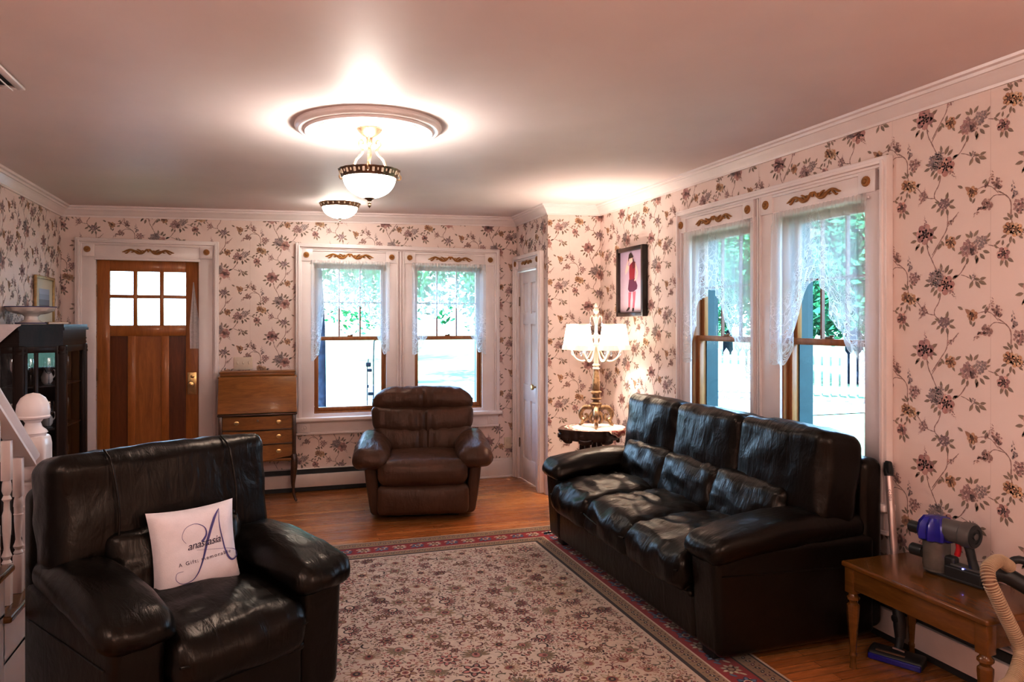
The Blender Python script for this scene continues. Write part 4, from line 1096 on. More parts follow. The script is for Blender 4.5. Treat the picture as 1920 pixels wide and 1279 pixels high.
def candelabra():
    t=thing('candelabra_lamp','lit candelabra table lamp with six small pleated shades and scrolled bronze base','lamp',(LT[0]+.045,LT[1],.685),radians(-24.9)); A=M_['agold']; Cc=M_['cream']
    m=MB()
    for i in range(3):
        a=pi/2+2*pi*i/3+pi; M=RZ(a)
        P=smooth_path([(.018,0,.150),(.06,0,.152),(.108,0,.146),(.140,0,.110),(.134,0,.066),(.104,0,.048),(.080,0,.066),(.086,0,.094),(.104,0,.092)],5); m.tube(P,interp([.018,.018,.020,.020,.018,.015,.012,.010,.007],len(P)),9,M=M)
        P=smooth_path([(.110,0,.054),(.126,0,.036),(.136,0,.020),(.156,0,.010)],4); m.tube(P,interp([.016,.017,.016,.010],len(P)),9,M=M)
        P=smooth_path([(.02,0,.12),(.045,0,.09),(.05,0,.05),(.03,0,.03),(.012,0,.05)],4); m.tube(P,interp([.02,.016,.013,.01,.006],len(P)),8,M=M)
    m.lathe([(.0,.05),(.022,.07),(.03,.10),(.026,.13),(.020,.15)],16); m.build('scroll_base',A,t)
    m=MB(); m.lathe([(.02,.146),(.030,.155),(.042,.172),(.044,.188),(.030,.197),(.022,.205),(.026,.212),(.040,.218),(.042,.226),(.030,.232),(.028,.255),(.036,.268),(.044,.275),(.040,.284),(.026,.288)],20,rf=lambda a,z:1+.06*cos(a*10)); m.build('urn',A,t)
    m=MB(); m.lathe([(.024,.287),(.031,.30),(.029,.36),(.022,.43),(.019,.455)],18); m.build('column',M_['bronze'] if False else M_['agold'],t)
    m=MB(); m.lathe([(.019,.453),(.029,.46),(.029,.468),(.021,.473),(.021,.480),(.030,.486),(.030,.496),(.020,.502),(.018,.53),(.014,.60),(.016,.63),(.026,.645),(.026,.66),(.015,.672),(.014,.72),(.018,.735),(.013,.75),(.010,.86),(.016,.875),(.012,.885)],16); m.build('stem',Cc,t)
    m=MB(); m.lathe([(.012,.884),(.008,.895),(.020,.91),(.024,.925),(.018,.94),(.010,.95),(.014,.962),(.008,.978),(0,.99)],14); m.build('finial',Cc,t)
    m=MB()
    for i in range(4):
        a=pi/4+pi/2*i; P=smooth_path([(.010,0,.80),(.025,0,.86),(.045,0,.885),(.060,0,.872),(.064,0,.85)],4); m.tube(P,.0042,7,M=RZ(a))
    m.build('crown_arms',Cc,t)
    m=MB()
    def drop(x,y,z,s=1):
        m.lathe([(0,0),(.004*s,-.006*s),(.002*s,-.012*s),(.008*s,-.030*s),(.006*s,-.040*s),(0,-.046*s)],8,c=(x,y,z))
    for i in range(4):
        a=pi/4+pi/2*i; m=MB(); drop(.064*cos(a),.064*sin(a),.848,1.2); m.build('crystal_drop',M_['crystal'],t)
    for i in range(6):
        a=2*pi*i/6
        for q in (-.13,.13): m=MB(); drop(.190*cos(a+q),.190*sin(a+q),.620,1.15); m.build('crystal_drop',M_['crystal'],t)
    for i in range(6):
        a=2*pi*i/6; M=RZ(a); arm=MB()
        P=smooth_path([(.012,0,.66),(.035,0,.60),(.075,0,.535),(.12,0,.522),(.165,0,.548),(.19,0,.60),(.19,0,.640)],5); arm.tube(P,.0075,8,M=M)
        P=smooth_path([(.014,0,.70),(.04,0,.73),(.065,0,.70),(.06,0,.66),(.04,0,.655)],4); arm.tube(P,.005,7,M=M)
        arm.lathe([(.004,.632),(.024,.640),(.026,.648),(.010,.654),(.010,.70),(.0,.702)],12,c=(.19*cos(a),.19*sin(a),0)); o=arm.build('arm',Cc,t)
        s=MB(); cx,cy=.19*cos(a),.19*sin(a); n=36; vs=[];fs=[]
        prof=[(.044,.815),(.046,.80),(.054,.75),(.062,.70),(.070,.650)]
        s.lathe(prof,36,c=(cx,cy,0),rf=lambda an,z:1+.018*cos(an*18),cap=False); sh=s.build('lamp_shade',M_['shade'],o,60)
        tr=MB(); tr.lathe([(.070,.654),(.0755,.648),(.080,.614),(.076,.612),(.072,.645)],36,c=(cx,cy,0),rf=lambda an,z:1+.02*cos(an*12),cap=False); tr.build('shade_trim',M_['shadetrim'],sh); tr=MB(); tr.lathe([(.0455,.813),(.048,.818),(.047,.806)],30,c=(cx,cy,0),cap=False); tr.build('shade_collar',M_['shadetrim'],sh)
        l=bpy.data.lights.new('lamp_bulb','POINT'); l.energy=11; l.color=(1,.86,.72); l.shadow_soft_size=.035; lo=bpy.data.objects.new('lamp_bulb',l); C.objects.link(lo); lo.parent=t; lo.location=(cx,cy,.735)
candelabra()

# ------------------------------------------------------------------ ceiling things
def medallion():
    t=thing('ceiling_medallion','round white moulded ceiling medallion above the hanging bowl light','ceiling medallion',(.48,3.755,cz(.48)))
    m=MB(); m.lathe([(.365,.0),(.367,-.012),(.360,-.024),(.345,-.030),(.335,-.027),(.325,-.030),(.318,-.040),(.306,-.042),(.298,-.036),(.292,-.020),(.285,-.016),(.250,-.014),(.246,-.020),(.238,-.020),(.234,-.012),(.06,-.010),(0,-.010)],96,M=Matrix.Rotation(-.02,4,'Y')); m.build('moulded_ring',M_['trim'],t); return t
medallion()
def bowlshape(R,H,n=12): return [(R*cos(pi/2*i/n),-H*sin(pi/2*i/n)) for i in range(n+1)]
def rim_band(R,H,seg=96):
    m=MB(); m.lathe([(R*.86,-H),(R*.90,-H*1.02),(R*.93,-H*.80),(R*1.01,-H*.12),(R*1.03,0),(R*1.0,0),(R*.90,-H*.72),(R*.86,-H*.92)],seg,rf=lambda a,z:1+.012*cos(a*20),cap=False)
    return m
def pendant():
    z0=cz(.48)-.012; t=thing('pendant_bowl_light','lit white bowl ceiling light hanging on scrolled arms from the medallion','ceiling light',(.482,3.765,z0))
    A=M_['agold']; Cc=M_['cream']
    m=MB(); m.lathe([(.066,0),(.066,-.004),(.058,-.014),(.036,-.034),(.020,-.042),(.016,-.050),(.018,-.075),(.010,-.085),(.008,-.10),(.012,-.135),(.006,-.16),(.006,-.24)],24); m.build('canopy',M_['bronze'],t)
    for i in range(3):
        M=RZ(2*pi*i/3+.35); m=MB()
        P=smooth_path([(.034,0,-.066),(.046,0,-.050),(.060,0,-.056),(.064,0,-.074),(.050,0,-.090),(.040,0,-.108),(.048,0,-.122),(.080,0,-.150),(.096,0,-.185),(.108,0,-.188),(.110,0,-.215)],5); m.tube(P,interp([.004,.005,.005,.005,.0055,.006,.0065,.0065,.006,.006,.005],len(P)),8,M=M); m.rbox((.040,0,-.072),(.014,.014,.014),.006,2,M=M)
        m.build('scroll_arm',A,t)
        m=MB(); P=smooth_path([(.150,0,-.235),(.172,0,-.240),(.182,0,-.226),(.174,0,-.214),(.166,0,-.222)],4); m.tube(P,.004,7,M=M); m.build('rim_curl',A,t)
    k=rim_band(.152,.040); DZ=T((0,0,.212))
    for i in range(20):
        a=2*pi*i/20; k.rbox((0,0,0),(.013,.006,.022),.005,2,m=1,M=DZ@RZ(a)@T((.149,0,-.231))@RY(.30)@RZ(pi/2)); 
        a+=pi/20; k.rbox((0,0,0),(.008,.006,.014),.003,2,m=1,M=DZ@RZ(a)@T((.148,0,-.229))@RY(.30)@RZ(pi/2))
    o=k.build('openwork_rim',[M_['bronze'],M_['cream']],t); o.location=(0,0,-.212)
    m=MB(); m.lathe([(r,z-.247) for r,z in bowlshape(.132,.105)],40,cap=False); m.build('glass_bowl',M_['bowl'],t,60)
    m=MB(); m.lathe([(.026,-.347),(.028,-.353),(.012,-.362),(.008,-.37),(.010,-.376),(.007,-.382),(.009,-.39),(.004,-.398),(0,-.402)],16); m.build('finial',M_['bronze'],t)
    l=bpy.data.lights.new('pendant_bulb','POINT'); l.energy=17; l.color=(1,.92,.85); l.shadow_soft_size=.05; lo=bpy.data.objects.new('pendant_bulb',l); C.objects.link(lo); lo.parent=t; lo.location=(0,0,-.20)
pendant()
def flush():
    z0=cz(.55); t=thing('flush_ceiling_light','smaller lit bowl light close to the ceiling near the back wall','ceiling light',(.552,6.2,z0))
    m=MB(); m.lathe([(.10,0),(.10,-.012),(0,-.012)],24); m.build('mount',M_['bronze'],t)
    k=rim_band(.165,.036)
    for i in range(22):
        a=2*pi*i/22; k.rbox((0,0,0),(.012,.005,.018),.004,2,m=1,M=RZ(a)@T((.161,0,-.017))@RY(.30)@RZ(pi/2))
    o=k.build('openwork_rim',[M_['agold'],M_['cream']],t); o.location=(0,0,-.008)
    m=MB(); m.lathe([(r,z-.042) for r,z in bowlshape(.142,.092)],36,cap=False); m.build('glass_bowl',M_['bowl'],t,60)
    m=MB(); m.lathe([(.018,-.130),(.018,-.134),(.007,-.140),(.006,-.148),(.008,-.152),(.003,-.16),(0,-.163)],12); m.build('finial',M_['bronze'],t)
    l=bpy.data.lights.new('flush_bulb','POINT'); l.energy=4; l.color=(1,.92,.80); l.shadow_soft_size=.03; lo=bpy.data.objects.new('flush_bulb',l); C.objects.link(lo); lo.parent=t; lo.location=(0,0,-.034)
flush()
k=thing('ceiling_vent','white louvred air vent in the ceiling at the left edge','vent',(-1.12,3.30,cz(-1.12)),radians(0))
m=MB(); W,L=.33,.38
for s in (-1,1): m.box(s*W/2,s*(W/2-.03),-L/2,L/2,-.012,-.001,.004); m.box(-W/2+.028,W/2-.028,s*L/2,s*(L/2-.03),-.012,-.001,.004)
m.build('vent_frame',M_['trim'],k)
m=MB()
for i in range(6):
    x=-W/2+.05+i*.046; m.box(-.018,.018,-L/2+.03,L/2-.03,-.002,.002,M=T((x,0,-.013))@RY(.7))
m.build('louvre',M_['trim'],k)
m=MB(); m.box(-W/2+.028,W/2-.028,-L/2+.028,L/2-.028,-.003,-.001); m.build('duct',M_['slot'],k)

# ------------------------------------------------------------------ pictures
def portrait():
    u0,u1,v0,v1=-5.58,-5.08,1.563,2.128; W,H=u1-u0,v1-v0; W=.40; t=thing('framed_portrait','dark framed photograph of a dancer in burgundy hanging on the right wall','picture',M=FR@T((-5.33,(v0+v1)/2,.004)))
    hw,hh,d,b=.232,H/2,.045,.034
    m=MB()
    for s in (-1,1): m.box(s*hw,s*(hw-b),-hh,hh,0,d,.004); m.box(-hw+b-.001,hw-b+.001,s*hh,s*(hh-b),0,d-.0005,.004)
    m.box(-hw+.01,hw-.01,-hh+.01,hh-.01,0,.006); m.build('picture_frame',M_['frameblack'],t)
    p=MB(); aw,ah=hw-b,hh-b
    def bg(x0,x1,y0,y1,c): p.quad((x0,y0,.020),(x1,y0,.020),(x1,y1,.020),(x0,y1,.020),0,c)
    n=10
    for i in range(n):
        y0=-ah+2*ah*i/n; k=i/n; bg(-aw,aw,y0,y0+2*ah/n,(.46-.08*k,.36-.07*k,.42-.02*k))
    X=lambda x:(x-.5)*2*aw*1.0
    Y=lambda y:(.5-y)*2*ah
    def pg(pts,c,l): p.add([(X(a),Y(b),.0203+l*.0003) for a,b in pts],[list(range(len(pts)))],0,c,False)
    SK=(.72,.42,.36); BU=(.20,.012,.028); BD=(.11,.01,.02); SKT=(.085,.022,.055); ST=(.34,.10,.14); HR=(.03,.015,.012)
    pg([(.37,.67),(.50,.67),(.46,.80),(.44,.93),(.36,.93),(.37,.80)],ST,1); pg([(.55,.67),(.69,.66),(.66,.80),(.62,.95),(.54,.95),(.57,.80)],ST,1)
    pg([(.36,.915),(.44,.92),(.42,.95),(.30,.985),(.27,.97)],HR,2); pg([(.54,.93),(.62,.935),(.61,.985),(.52,.985)],HR,2)
    pg([(.40,.46),(.66,.45),(.76,.57),(.74,.625),(.60,.665),(.42,.665),(.35,.62)],SKT,3)
    pg([(.42,.23),(.58,.17),(.67,.19),(.66,.30),(.63,.46),(.42,.47),(.40,.34)],BU,4); pg([(.52,.19),(.66,.18),(.67,.27),(.56,.30)],BD,5)
    pg([(.66,.20),(.74,.28),(.79,.37),(.74,.45),(.66,.50),(.62,.485),(.70,.42),(.73,.36),(.68,.29)],SK,5)
    pg([(.42,.24),(.36,.31),(.30,.34),(.24,.38),(.24,.30),(.30,.20),(.36,.13),(.40,.14),(.34,.22),(.36,.24)],SK,6)
    pg([(.42,.10),(.53,.09),(.56,.14),(.52,.19),(.46,.20),(.41,.16)],SK,6); pg([(.38,.10),(.40,.05),(.46,.02),(.52,.05),(.60,.09),(.57,.11),(.40,.12),(.39,.17),(.37,.15)],HR,7); pg([(.54,.10),(.60,.14),(.62,.20),(.58,.18)],HR,7)
    p.build('photo_print',M_['attr'],t,0,False); return t
portrait()
t=thing('small_framed_print','small gilt framed landscape print with cream mat on the left wall above the cabinet','picture',M=FL@T((6.32,1.675,.004)))
hw,hh=.24,.185; m=MB()
for s in (-1,1): m.box(s*hw,s*(hw-.022),-hh,hh,0,.02,.004); m.box(-hw+.021,hw-.021,s*hh,s*(hh-.022),0,.0195,.004)
m.build('picture_frame',M_['framegold'],t)
p=MB(); p.quad((-hw+.02,-hh+.02,.006),(hw-.02,-hh+.02,.006),(hw-.02,hh-.02,.006),(-hw+.02,hh-.02,.006),0,(.62,.55,.42))
for i,(y0,y1,c) in enumerate(((-.09,-.03,(.10,.08,.09)),(-.03,.01,(.16,.17,.20)),(.01,.05,(.28,.33,.42)),(.05,.09,(.36,.42,.52)))): p.quad((-.13,y0,.007),(.13,y0,.007),(.13,y1,.007),(-.13,y1,.007),0,c)
p.build('art_print',M_['attr'],t,0,False)

# ------------------------------------------------------------------ china cabinet and what stands on it
CABP=[(-1.615,5.25),(-1.47,5.25),(-1.275,5.41),(-1.25,5.90),(-1.615,5.90)]
def inset(poly,k):
    cx=sum(p[0] for p in poly)/len(poly); cy=sum(p[1] for p in poly)/len(poly)
    return [(max(XL+.004,cx+(x-cx)*k),cy+(y-cy)*k) for x,y in poly]
def cabinet():
    t=thing('china_cabinet','dark mahogany china cabinet with glass sides against the left wall','cabinet',(0,0,0)); K=M_['cab']
    m=MB(); m.prism(inset(CABP,1.05),1.478,1.500); m.prism(inset(CABP,1.08),1.462,1.480); m.prism(inset(CABP,1.02),1.36,1.464); m.prism(inset(CABP,1.035),1.40,1.408); m.prism(inset(CABP,1.035),1.375,1.383); m.build('cornice',K,t)
    m=MB(); m.prism(inset(CABP,1.04),.0,.12); m.prism(inset(CABP,1.0),.12,.16); m.build('base',K,t)
    m=MB(); m.box(-1.617,-1.60,5.26,5.9,.15,1.37); m.box(-1.61,-1.25,5.885,5.90,.15,1.37); m.build('back_panel',K,t)
    for (x,y),r in (((-1.47,5.262),.026),((-1.278,5.415),.026),((-1.258,5.885),.022),((-1.60,5.262),.018)):
        m=MB(); m.rbox((x,y,.76),(2*r,2*r,1.21),.006,2); m.lathe([(r*1.25,0),(r*1.3,.01),(r*1.1,.02),(r*1.25,.03),(r*1.15,.05)],12,c=(x,y,1.31)); m.build('corner_post',K,t)
    def seg(a,b,inner):
        a=Vector((*a,0)); b=Vector((*b,0)); d=(b-a).normalized(); n=Vector((d.y,-d.x,0)); L=(b-a).length; M=frame((a.x,a.y,0),d,(0,0,1),n)
        f=MB(); f.box(0,.03,.16,1.36,-.010,.010,.002,M=M); f.box(L-.03,L,.16,1.36,-.010,.010,.002,M=M); f.box(.03,L-.03,.16,.20,-.010,.010,.002,M=M); f.box(.03,L-.03,1.32,1.36,-.010,.010,.002,M=M)
        for q in inner: f.box(q*L-.010,q*L+.010,.20,1.32,-.010,.010,.002,M=M)
        fo=f.build('glazed_frame',K,t); g=MB(); g.quad((.03,.2,0),(L-.03,.2,0),(L-.03,1.32,0),(.03,1.32,0),M=M); g.build('glass_pane',M_['cabglass'],fo,0,False)
    seg((-1.60,5.256),(-1.478,5.256),()); seg((-1.462,5.262),(-1.285,5.408),(.36,)); seg((-1.275,5.43),(-1.257,5.88),())
    for z in (.50,.82,1.10):
        m=MB(); m.prism(inset(CABP,.93),z,z+.008); m.build('shelf',M_['cabglass'] if False else K,t)
cabinet()
gob=None; spots=[]
for z in (.5086,.8286,1.1086):
    for i,(x,y) in enumerate(((-1.53,5.33),(-1.44,5.36),(-1.36,5.44),(-1.53,5.48),(-1.40,5.56),(-1.33,5.68))): spots.append((x,y,z,i))
names=['lowest','middle','top']
wg=None; pl=None
for (x,y,z,i) in spots:
    sh=names[0 if z<.6 else 1 if z<1 else 2]
    if i==4:
        if pl is None:
            pl=thing('china_jug','','jug',(x,y,z),0,'china jugs in the cabinet'); m=MB(); m.lathe([(.022,0),(.032,.015),(.035,.045),(.022,.08),(.018,.095),(.024,.115),(.020,.115)],18); m.build('jug_body',M_['china'],pl); m=MB(); m.tube(smooth_path([(.021,0,.095),(.043,0,.088),(.047,0,.06),(.033,0,.037)],4),.004,7); m.build('handle',M_['china'],pl); o=pl
        else: o=dup(pl,(x,y,z))
        o['label']='white china jug on the %s shelf inside the glass cabinet'%sh
    else:
        if wg is None:
            wg=thing('stem_glass','','glass',(x,y,z),0,'crystal glasses in the cabinet'); m=MB(); m.lathe([(.030,0),(.028,.003),(.004,.008),(.004,.07),(.018,.082),(.032,.11),(.034,.15),(.030,.175),(.029,.175),(.032,.15),(.030,.112),(.016,.086),(0,.082)],16); m.build('glass_body',M_['crystal'],wg); o=wg
        else: o=dup(wg,(x,y,z))
        o['label']='clear cut crystal stem glass standing on the %s cabinet shelf'%sh
t=thing('pedestal_dish','scalloped white china pedestal dish standing on the cabinet top','dish',(-1.475,5.50,1.5012))
m=MB(); m.lathe([(.085,0),(.088,.006),(.060,.016),(.040,.03),(.038,.05),(.05,.062),(.09,.070),(.125,.085),(.140,.112),(.135,.112),(.12,.09),(.09,.078),(0,.072)],60,rf=lambda a,z:1+(.035*cos(a*9) if z>.08 else 0)); m.build('dish_body',M_['china'],t)
m=MB(); m.lathe([(.141,.110),(.144,.114),(.138,.116),(.135,.112)],60,rf=lambda a,z:1+.035*cos(a*9),cap=False); m.lathe([(.087,.004),(.091,.007),(.087,.010)],40,cap=False); m.build('painted_edge',M_['inkblue'],t)
t=thing('small_book','flat small brown book lying beside the pedestal dish','book',(-1.36,5.62,1.5005),.5); m=MB(); m.rbox((0,0,.008),(.12,.085,.016),.003,2); m.build('cover',M_['framegold'],t); m=MB(); m.box(-.056,.0605,-.043,.039,.003,.013); m.build('pages',M_['china'],t)
def runner():
    mb=MB(); z=1.5016; P=[(-1.612,5.215,z),(-1.445,5.214,z),(-1.60,5.38,z),(-1.612,5.214,z)]
    vs=[(-1.612,5.42,z),(-1.48,5.212,z),(-1.43,5.213,z),(-1.612,5.212,z)]; 
    mb.add([(-1.612,5.40,z),(-1.612,5.2075,z),(-1.450,5.2075,z)],[[0,1,2]],smooth=False)
    n=8; A=[]; 
    for i in range(n+1):
        a=i/n; x=-1.612+.162*a; d=.165*(1-a)
        A+=[(x,5.2075,z),(x,5.2035,z-.006),(x,5.202+.002*sin(i*2),z-max(.007,d*.5)),(x,5.203,z-max(.008,d))]
    f=[]
    for i in range(n):
        for k in range(3): f.append([4*i+k,4*i+k+1,4*i+k+5,4*i+k+4])
    mb.add(A,f); o=mb.build('table_runner',M_['cloth'],None,0,False); tag(o,'white cloth hanging in a point over the left end of the cabinet top','cloth')
runner()
# sheer cloth hung on the front door
mb=MB(); vs=[];fs=[]
for i in range(25):
    b=i/24; w=.008+.070*min(1,b*1.5)
    for k in range(7):
        a=k/6-.5; vs.append((-.622+a*w+.012*b, 1.86-.57*b, .012+.006*sin(k*2.2+b*3)))
for i in range(24):
    for k in range(6): fs.append([i*7+k,i*7+k+1,i*7+k+8,i*7+k+7])
mb.add(vs,fs)
n=NT('sheer_cloth'); tr=n.new('ShaderNodeBsdfTransparent'); df=n.new('ShaderNodeBsdfDiffuse'); df.inputs[0].default_value=(.75,.72,.74,1); mx=n.new('ShaderNodeMixShader'); mx.inputs[0].default_value=.62; n.link(tr.outputs[0],mx.inputs[1]); n.link(df.outputs[0],mx.inputs[2]); n.link(mx.outputs[0],n.out.inputs[0]); n.link(n.math('ADD',n.math('MULTIPLY',n.noise(n.coord(),60,3),.3),.45),mx.inputs[0])
o=mb.build('door_scarf',n.mat,None,0,False); o.matrix_world=FB; tag(o,'narrow sheer white cloth hanging down the right edge of the front door','cloth')

# ------------------------------------------------------------------ staircase
SX=-.97
def stairs():
    t=sroot('trim_10','white open sided staircase with wooden treads','staircase',Matrix.Identity(4))
    y=3.86
    for i in range(8):
        z1=.19*(i+1); y1=y-.285*i; y0=y1-.285
        m=MB(); m.box(XL+.002,SX+.028,y0-.02,y1+.028,z1-.028,z1,.010,k=2); m.build('tread',M_['bench'],t)
        m=MB(); m.box(XL+.002,SX,y1-.012,y1,z1-.19,z1-.028); m.box(SX-.014,SX,y0-.012,y1,z1-.19 if i else 0,z1-.028); 
        if i>0: m.box(SX-.014,SX,y0,y1-.005,0,z1-.18)
        m.build('riser',M_['trim'],t)
stairs()
def newel():
    t=thing('newel_post','white turned newel post with round ball cap at the foot of the stairs','newel post',(-1.005,3.775,.191)); m=MB()
    m.rbox((0,0,.16),(.105,.105,.32),.004,2); m.build('base_block',M_['trim'],t)
    m=MB(); m.lathe([(.045,.318),(.050,.325),(.050,.335),(.042,.342),(.040,.36),(.052,.40),(.056,.44),(.048,.475),(.042,.49),(.048,.496),(.048,.505),(.040,.512),(.042,.56),(.044,.595),(.050,.602),(.050,.612),(.042,.618)],24); m.build('turned_shaft',M_['trim'],t)
    m=MB(); 
    def ch(P,q): 
        P=Vector(P); k=abs(q[2]); s=1-.13*max(0,k-.7)/.3; P.x*=s; P.y*=s; return P
    m.rbox((0,0,.715),(.125,.125,.20),.014,2,(1,1,6),ch); m.build('upper_block',M_['trim'],t)
    m=MB(); m.lathe([(.050,.812),(.052,.822),(.058,.828),(.052,.838),(.036,.852),(.030,.872),(.040,.886),(.064,.892),(.068,.900),(.064,.906),(.066,.925),(.062,.955),(.048,.983),(.026,1.0),(0,1.006)],28); m.build('ball_cap',M_['trim'],t)
newel()
t=thing('stair_handrail','white sloping handrail running up from the newel post','handrail',(-.99,3.682,.875))
m=MB(); d=Vector((0,-.285,.19)).normalized(); L=2.6
M=frame((0,0,0),d,(1,0,0),d.cross(Vector((1,0,0))))
m.prism([(-.03,-.045),(.03,-.045),(.022,-.02),(.034,0),(.034,.012),(.02,.026),(-.02,.026),(-.034,.012),(-.034,0),(-.022,-.02)],0,L,M=frame((0,0,.05),(1,0,0),d.cross(Vector((1,0,0))),d)); m.build('rail',M_['trim'],t)
bal=None; lab=['nearest the newel post','second from the newel post','third from the newel post','fourth from the newel post','fifth from the newel post','sixth from the newel post']
for i in range(6):
    y=3.555-.142*i; tr=int((3.86-y)/.285); z0=.19*(tr+1); zt=.85+.05-.03+(3.72-y)*.19/.285-.047; 
    H=zt-z0
    t=thing('baluster','white turned baluster %s'%lab[i],'baluster',(-1.0,y,z0+.0005),0,'balusters of the staircase'); m=MB(); q=.0165; k=(H-.42)
    m.rbox((0,0,.08),(.034,.034,.16),.002,1); m.rbox((0,0,H-.07),(.034,.034,.16),.002,1)
    m.lathe([(q*.8,.16),(q*1.1,.168),(q*.7,.18),(q*1.15,.195),(q*.8,.21),(q*.62,.225),(q*.95,.30),(q*1.0,.36),(q*.7,H-.27),(q*.65,H-.235),(q*1.1,H-.225),(q*.7,H-.21),(q*1.1,H-.19),(q*1.0,H-.165),(q*.8,H-.15)],14); m.build('spindle',M_['trim'],t)

# ------------------------------------------------------------------ vacuum things
def handheld():
    M=T((2.655,2.30,.4655))@RZ(radians(-83)); t=thing('handheld_vacuum','grey and blue handheld vacuum cleaner standing on the wooden bench','vacuum cleaner',M=M)
    G=M_['greyplastic']; Dk=M_['darkplastic']
    m=MB(); m.lathe([(.048,.018),(.052,.03),(.052,.125),(.05,.135),(0,.135)],28,c=(-.045,0,0)); m.lathe([(.050,.012),(.050,.02),(0,.02)],28,c=(-.045,0,0)); m.build('dust_bin',M_['binplastic'],t)
    m=MB(); m.lathe([(.050,.133),(.066,.142),(.068,.165),(.062,.205),(.044,.232),(0,.238)],40,c=(-.045,0,0),rf=lambda a,z:1+.13*cos(a*9)); m.build('cyclone_shroud',M_['blueplastic'],t)
    m=MB(); F=frame((-.03,0,.190),(0,1,0),(0,0,1),(1,0,0)); m.lathe([(.040,0),(.045,.02),(.046,.10),(.051,.105),(.051,.140),(.047,.146)],32,M=F); b=m.build('motor_housing',G,t)
    m=MB(); m.lathe([(.046,.145),(.044,.149),(.030,.150),(.029,.147),(.014,.147),(.013,.150),(0,.151)],32,M=F); m.build('end_filter',M_['darkplastic'],b)
    m=MB(); m.lathe([(.013,.1505),(.013,.152),(0,.152)],20,M=F); m.build('filter_badge',M_['greyplastic'],b)
    m=MB(); P=smooth_path([(.085,0,.158),(.095,0,.13),(.105,0,.09),(.118,0,.045)],5); m.tube(P,interp([.020,.0175,.0165,.02],len(P)),12); m.build('handle',Dk,t)
    m=MB(); P=smooth_path([(.045,0,.150),(.050,0,.125),(.043,0,.095)],4); m.tube(P,interp([.010,.011,.012],len(P)),10); m.build('trigger',M_['redplastic'],t)
    m=MB(); m.rbox((.018,0,.062),(.05,.04,.05),.012,3); m.build('bin_catch',Dk,t)
    m=MB(); m.rbox((.085,0,.028),(.150,.072,.054),.008,3); m.rbox((.05,0,.006),(.24,.075,.012),.004,2); ba=m.build('battery_dock',Dk,t)
    m=MB(); m.rbox((.09,-.0,.057),(.125,.045,.010),.004,2); m.build('battery_top',G,ba)
    m=MB(); m.lathe([(.004,0),(.003,.003),(0,.0035)],10,c=(.085,-.028,.0545)); m.build('indicator_light',M_['led'],ba)
    for z,l in ((.165,.075),(.070,.07)):
        m=MB(); F2=frame((-.085,0,z),(0,1,0),(0,0,1),(-1,0,0)); m.lathe([(.022,0),(.020,.015),(.025,.018),(.025,l),(.021,l+.004),(.019,l-.02),(0,l-.02)],20,M=F2); m.build('nozzle',Dk,t)
    return t
handheld()
def stick():
    p0=Vector((2.705,2.585,.115)); p1=Vector((2.770,2.712,.80)); t=thing('vacuum_wand','pale tubular vacuum wand with floor head leaning on the wall behind the wooden bench','vacuum wand',(p0.x,p0.y,0)); o=Vector((p0.x,p0.y,0)); q0=p0-o; q1=p1-o; d=(q1-q0).normalized()
    m=MB(); m.tube([q0+d*.10,q1],.0165,18); tu=m.build('wand_tube',M_['silver'],t)
    m=MB(); m.tube([q1-d*.012,q1+d*.012,q1+d*.05],[.020,.022,.018],14); m.rbox((0,0,0),(.018,.03,.06),.006,2,M=T(q1+d*.03+Vector((-.012,-.012,0)))); m.build('wand_collar',M_['darkplastic'],t)
    m=MB(); m.tube([q0+d*.12,q0+d*.09,q0+d*.02,q0-d*.03],[.020,.026,.026,.022],14); m.lathe([(.017,0),(.017,.006),(.011,.007),(.011,.003),(0,.003)],16,M=T(q0+d*.055)@frame((0,0,0),(0,1,0),tuple(d),(-1,0,0))@T((0,0,.023))); m.tube([q0-d*.02,Vector((-.03,-.02,.045))],[.02,.018],12); nk=m.build('swivel_neck',M_['darkplastic'],t)
    M=T((-.065,-.045,0))@RZ(radians(-62)); m=MB()
    m.rbox((0,0,.028),(.225,.085,.050),.014,3,(6,3,2),lambda P,q:Vector((P.x,P.y,P.z-(.012*max(0,-q[1]) if q[2]>0 else 0))),M=M); hd=m.build('floor_head',M_['darkplastic'],t)
    m=MB(); m.rbox((0,-.043,.018),(.215,.010,.026),.004,2,M=M); m.build('head_bumper',M_['blueplastic'],hd)
    m=MB(); m.rbox((-.02,-.022,.0485),(.12,.018,.003),.001,1,M=M@T((0,0,-.002))); m.build('brush_window',M_['hosedark'],hd)
    m=MB(); m.tube([(-.02,.012,.058),(.03,.0,.058)],.004,8,M=M); m.build('head_latch',M_['silver'],hd)
    vs,fs=text_mesh('dyson',.022,0,1.0); k=MB(); ax=d; view=Vector((-.72,-.69,0)); view=(view-ax*view.dot(ax)).normalized(); side=ax.cross(view)
    out=[]; c0=q1-d*.10
    for v in vs:
        a=v.y/.0165-.25; dirn=view*cos(a)+side*(-sin(a)) if True else view
        out.append(c0-ax*v.x+dirn*.0169)
    k.add(out,fs,smooth=False); k.build('printed_lettering',M_['inkdark'],tu,0,False)
stick()
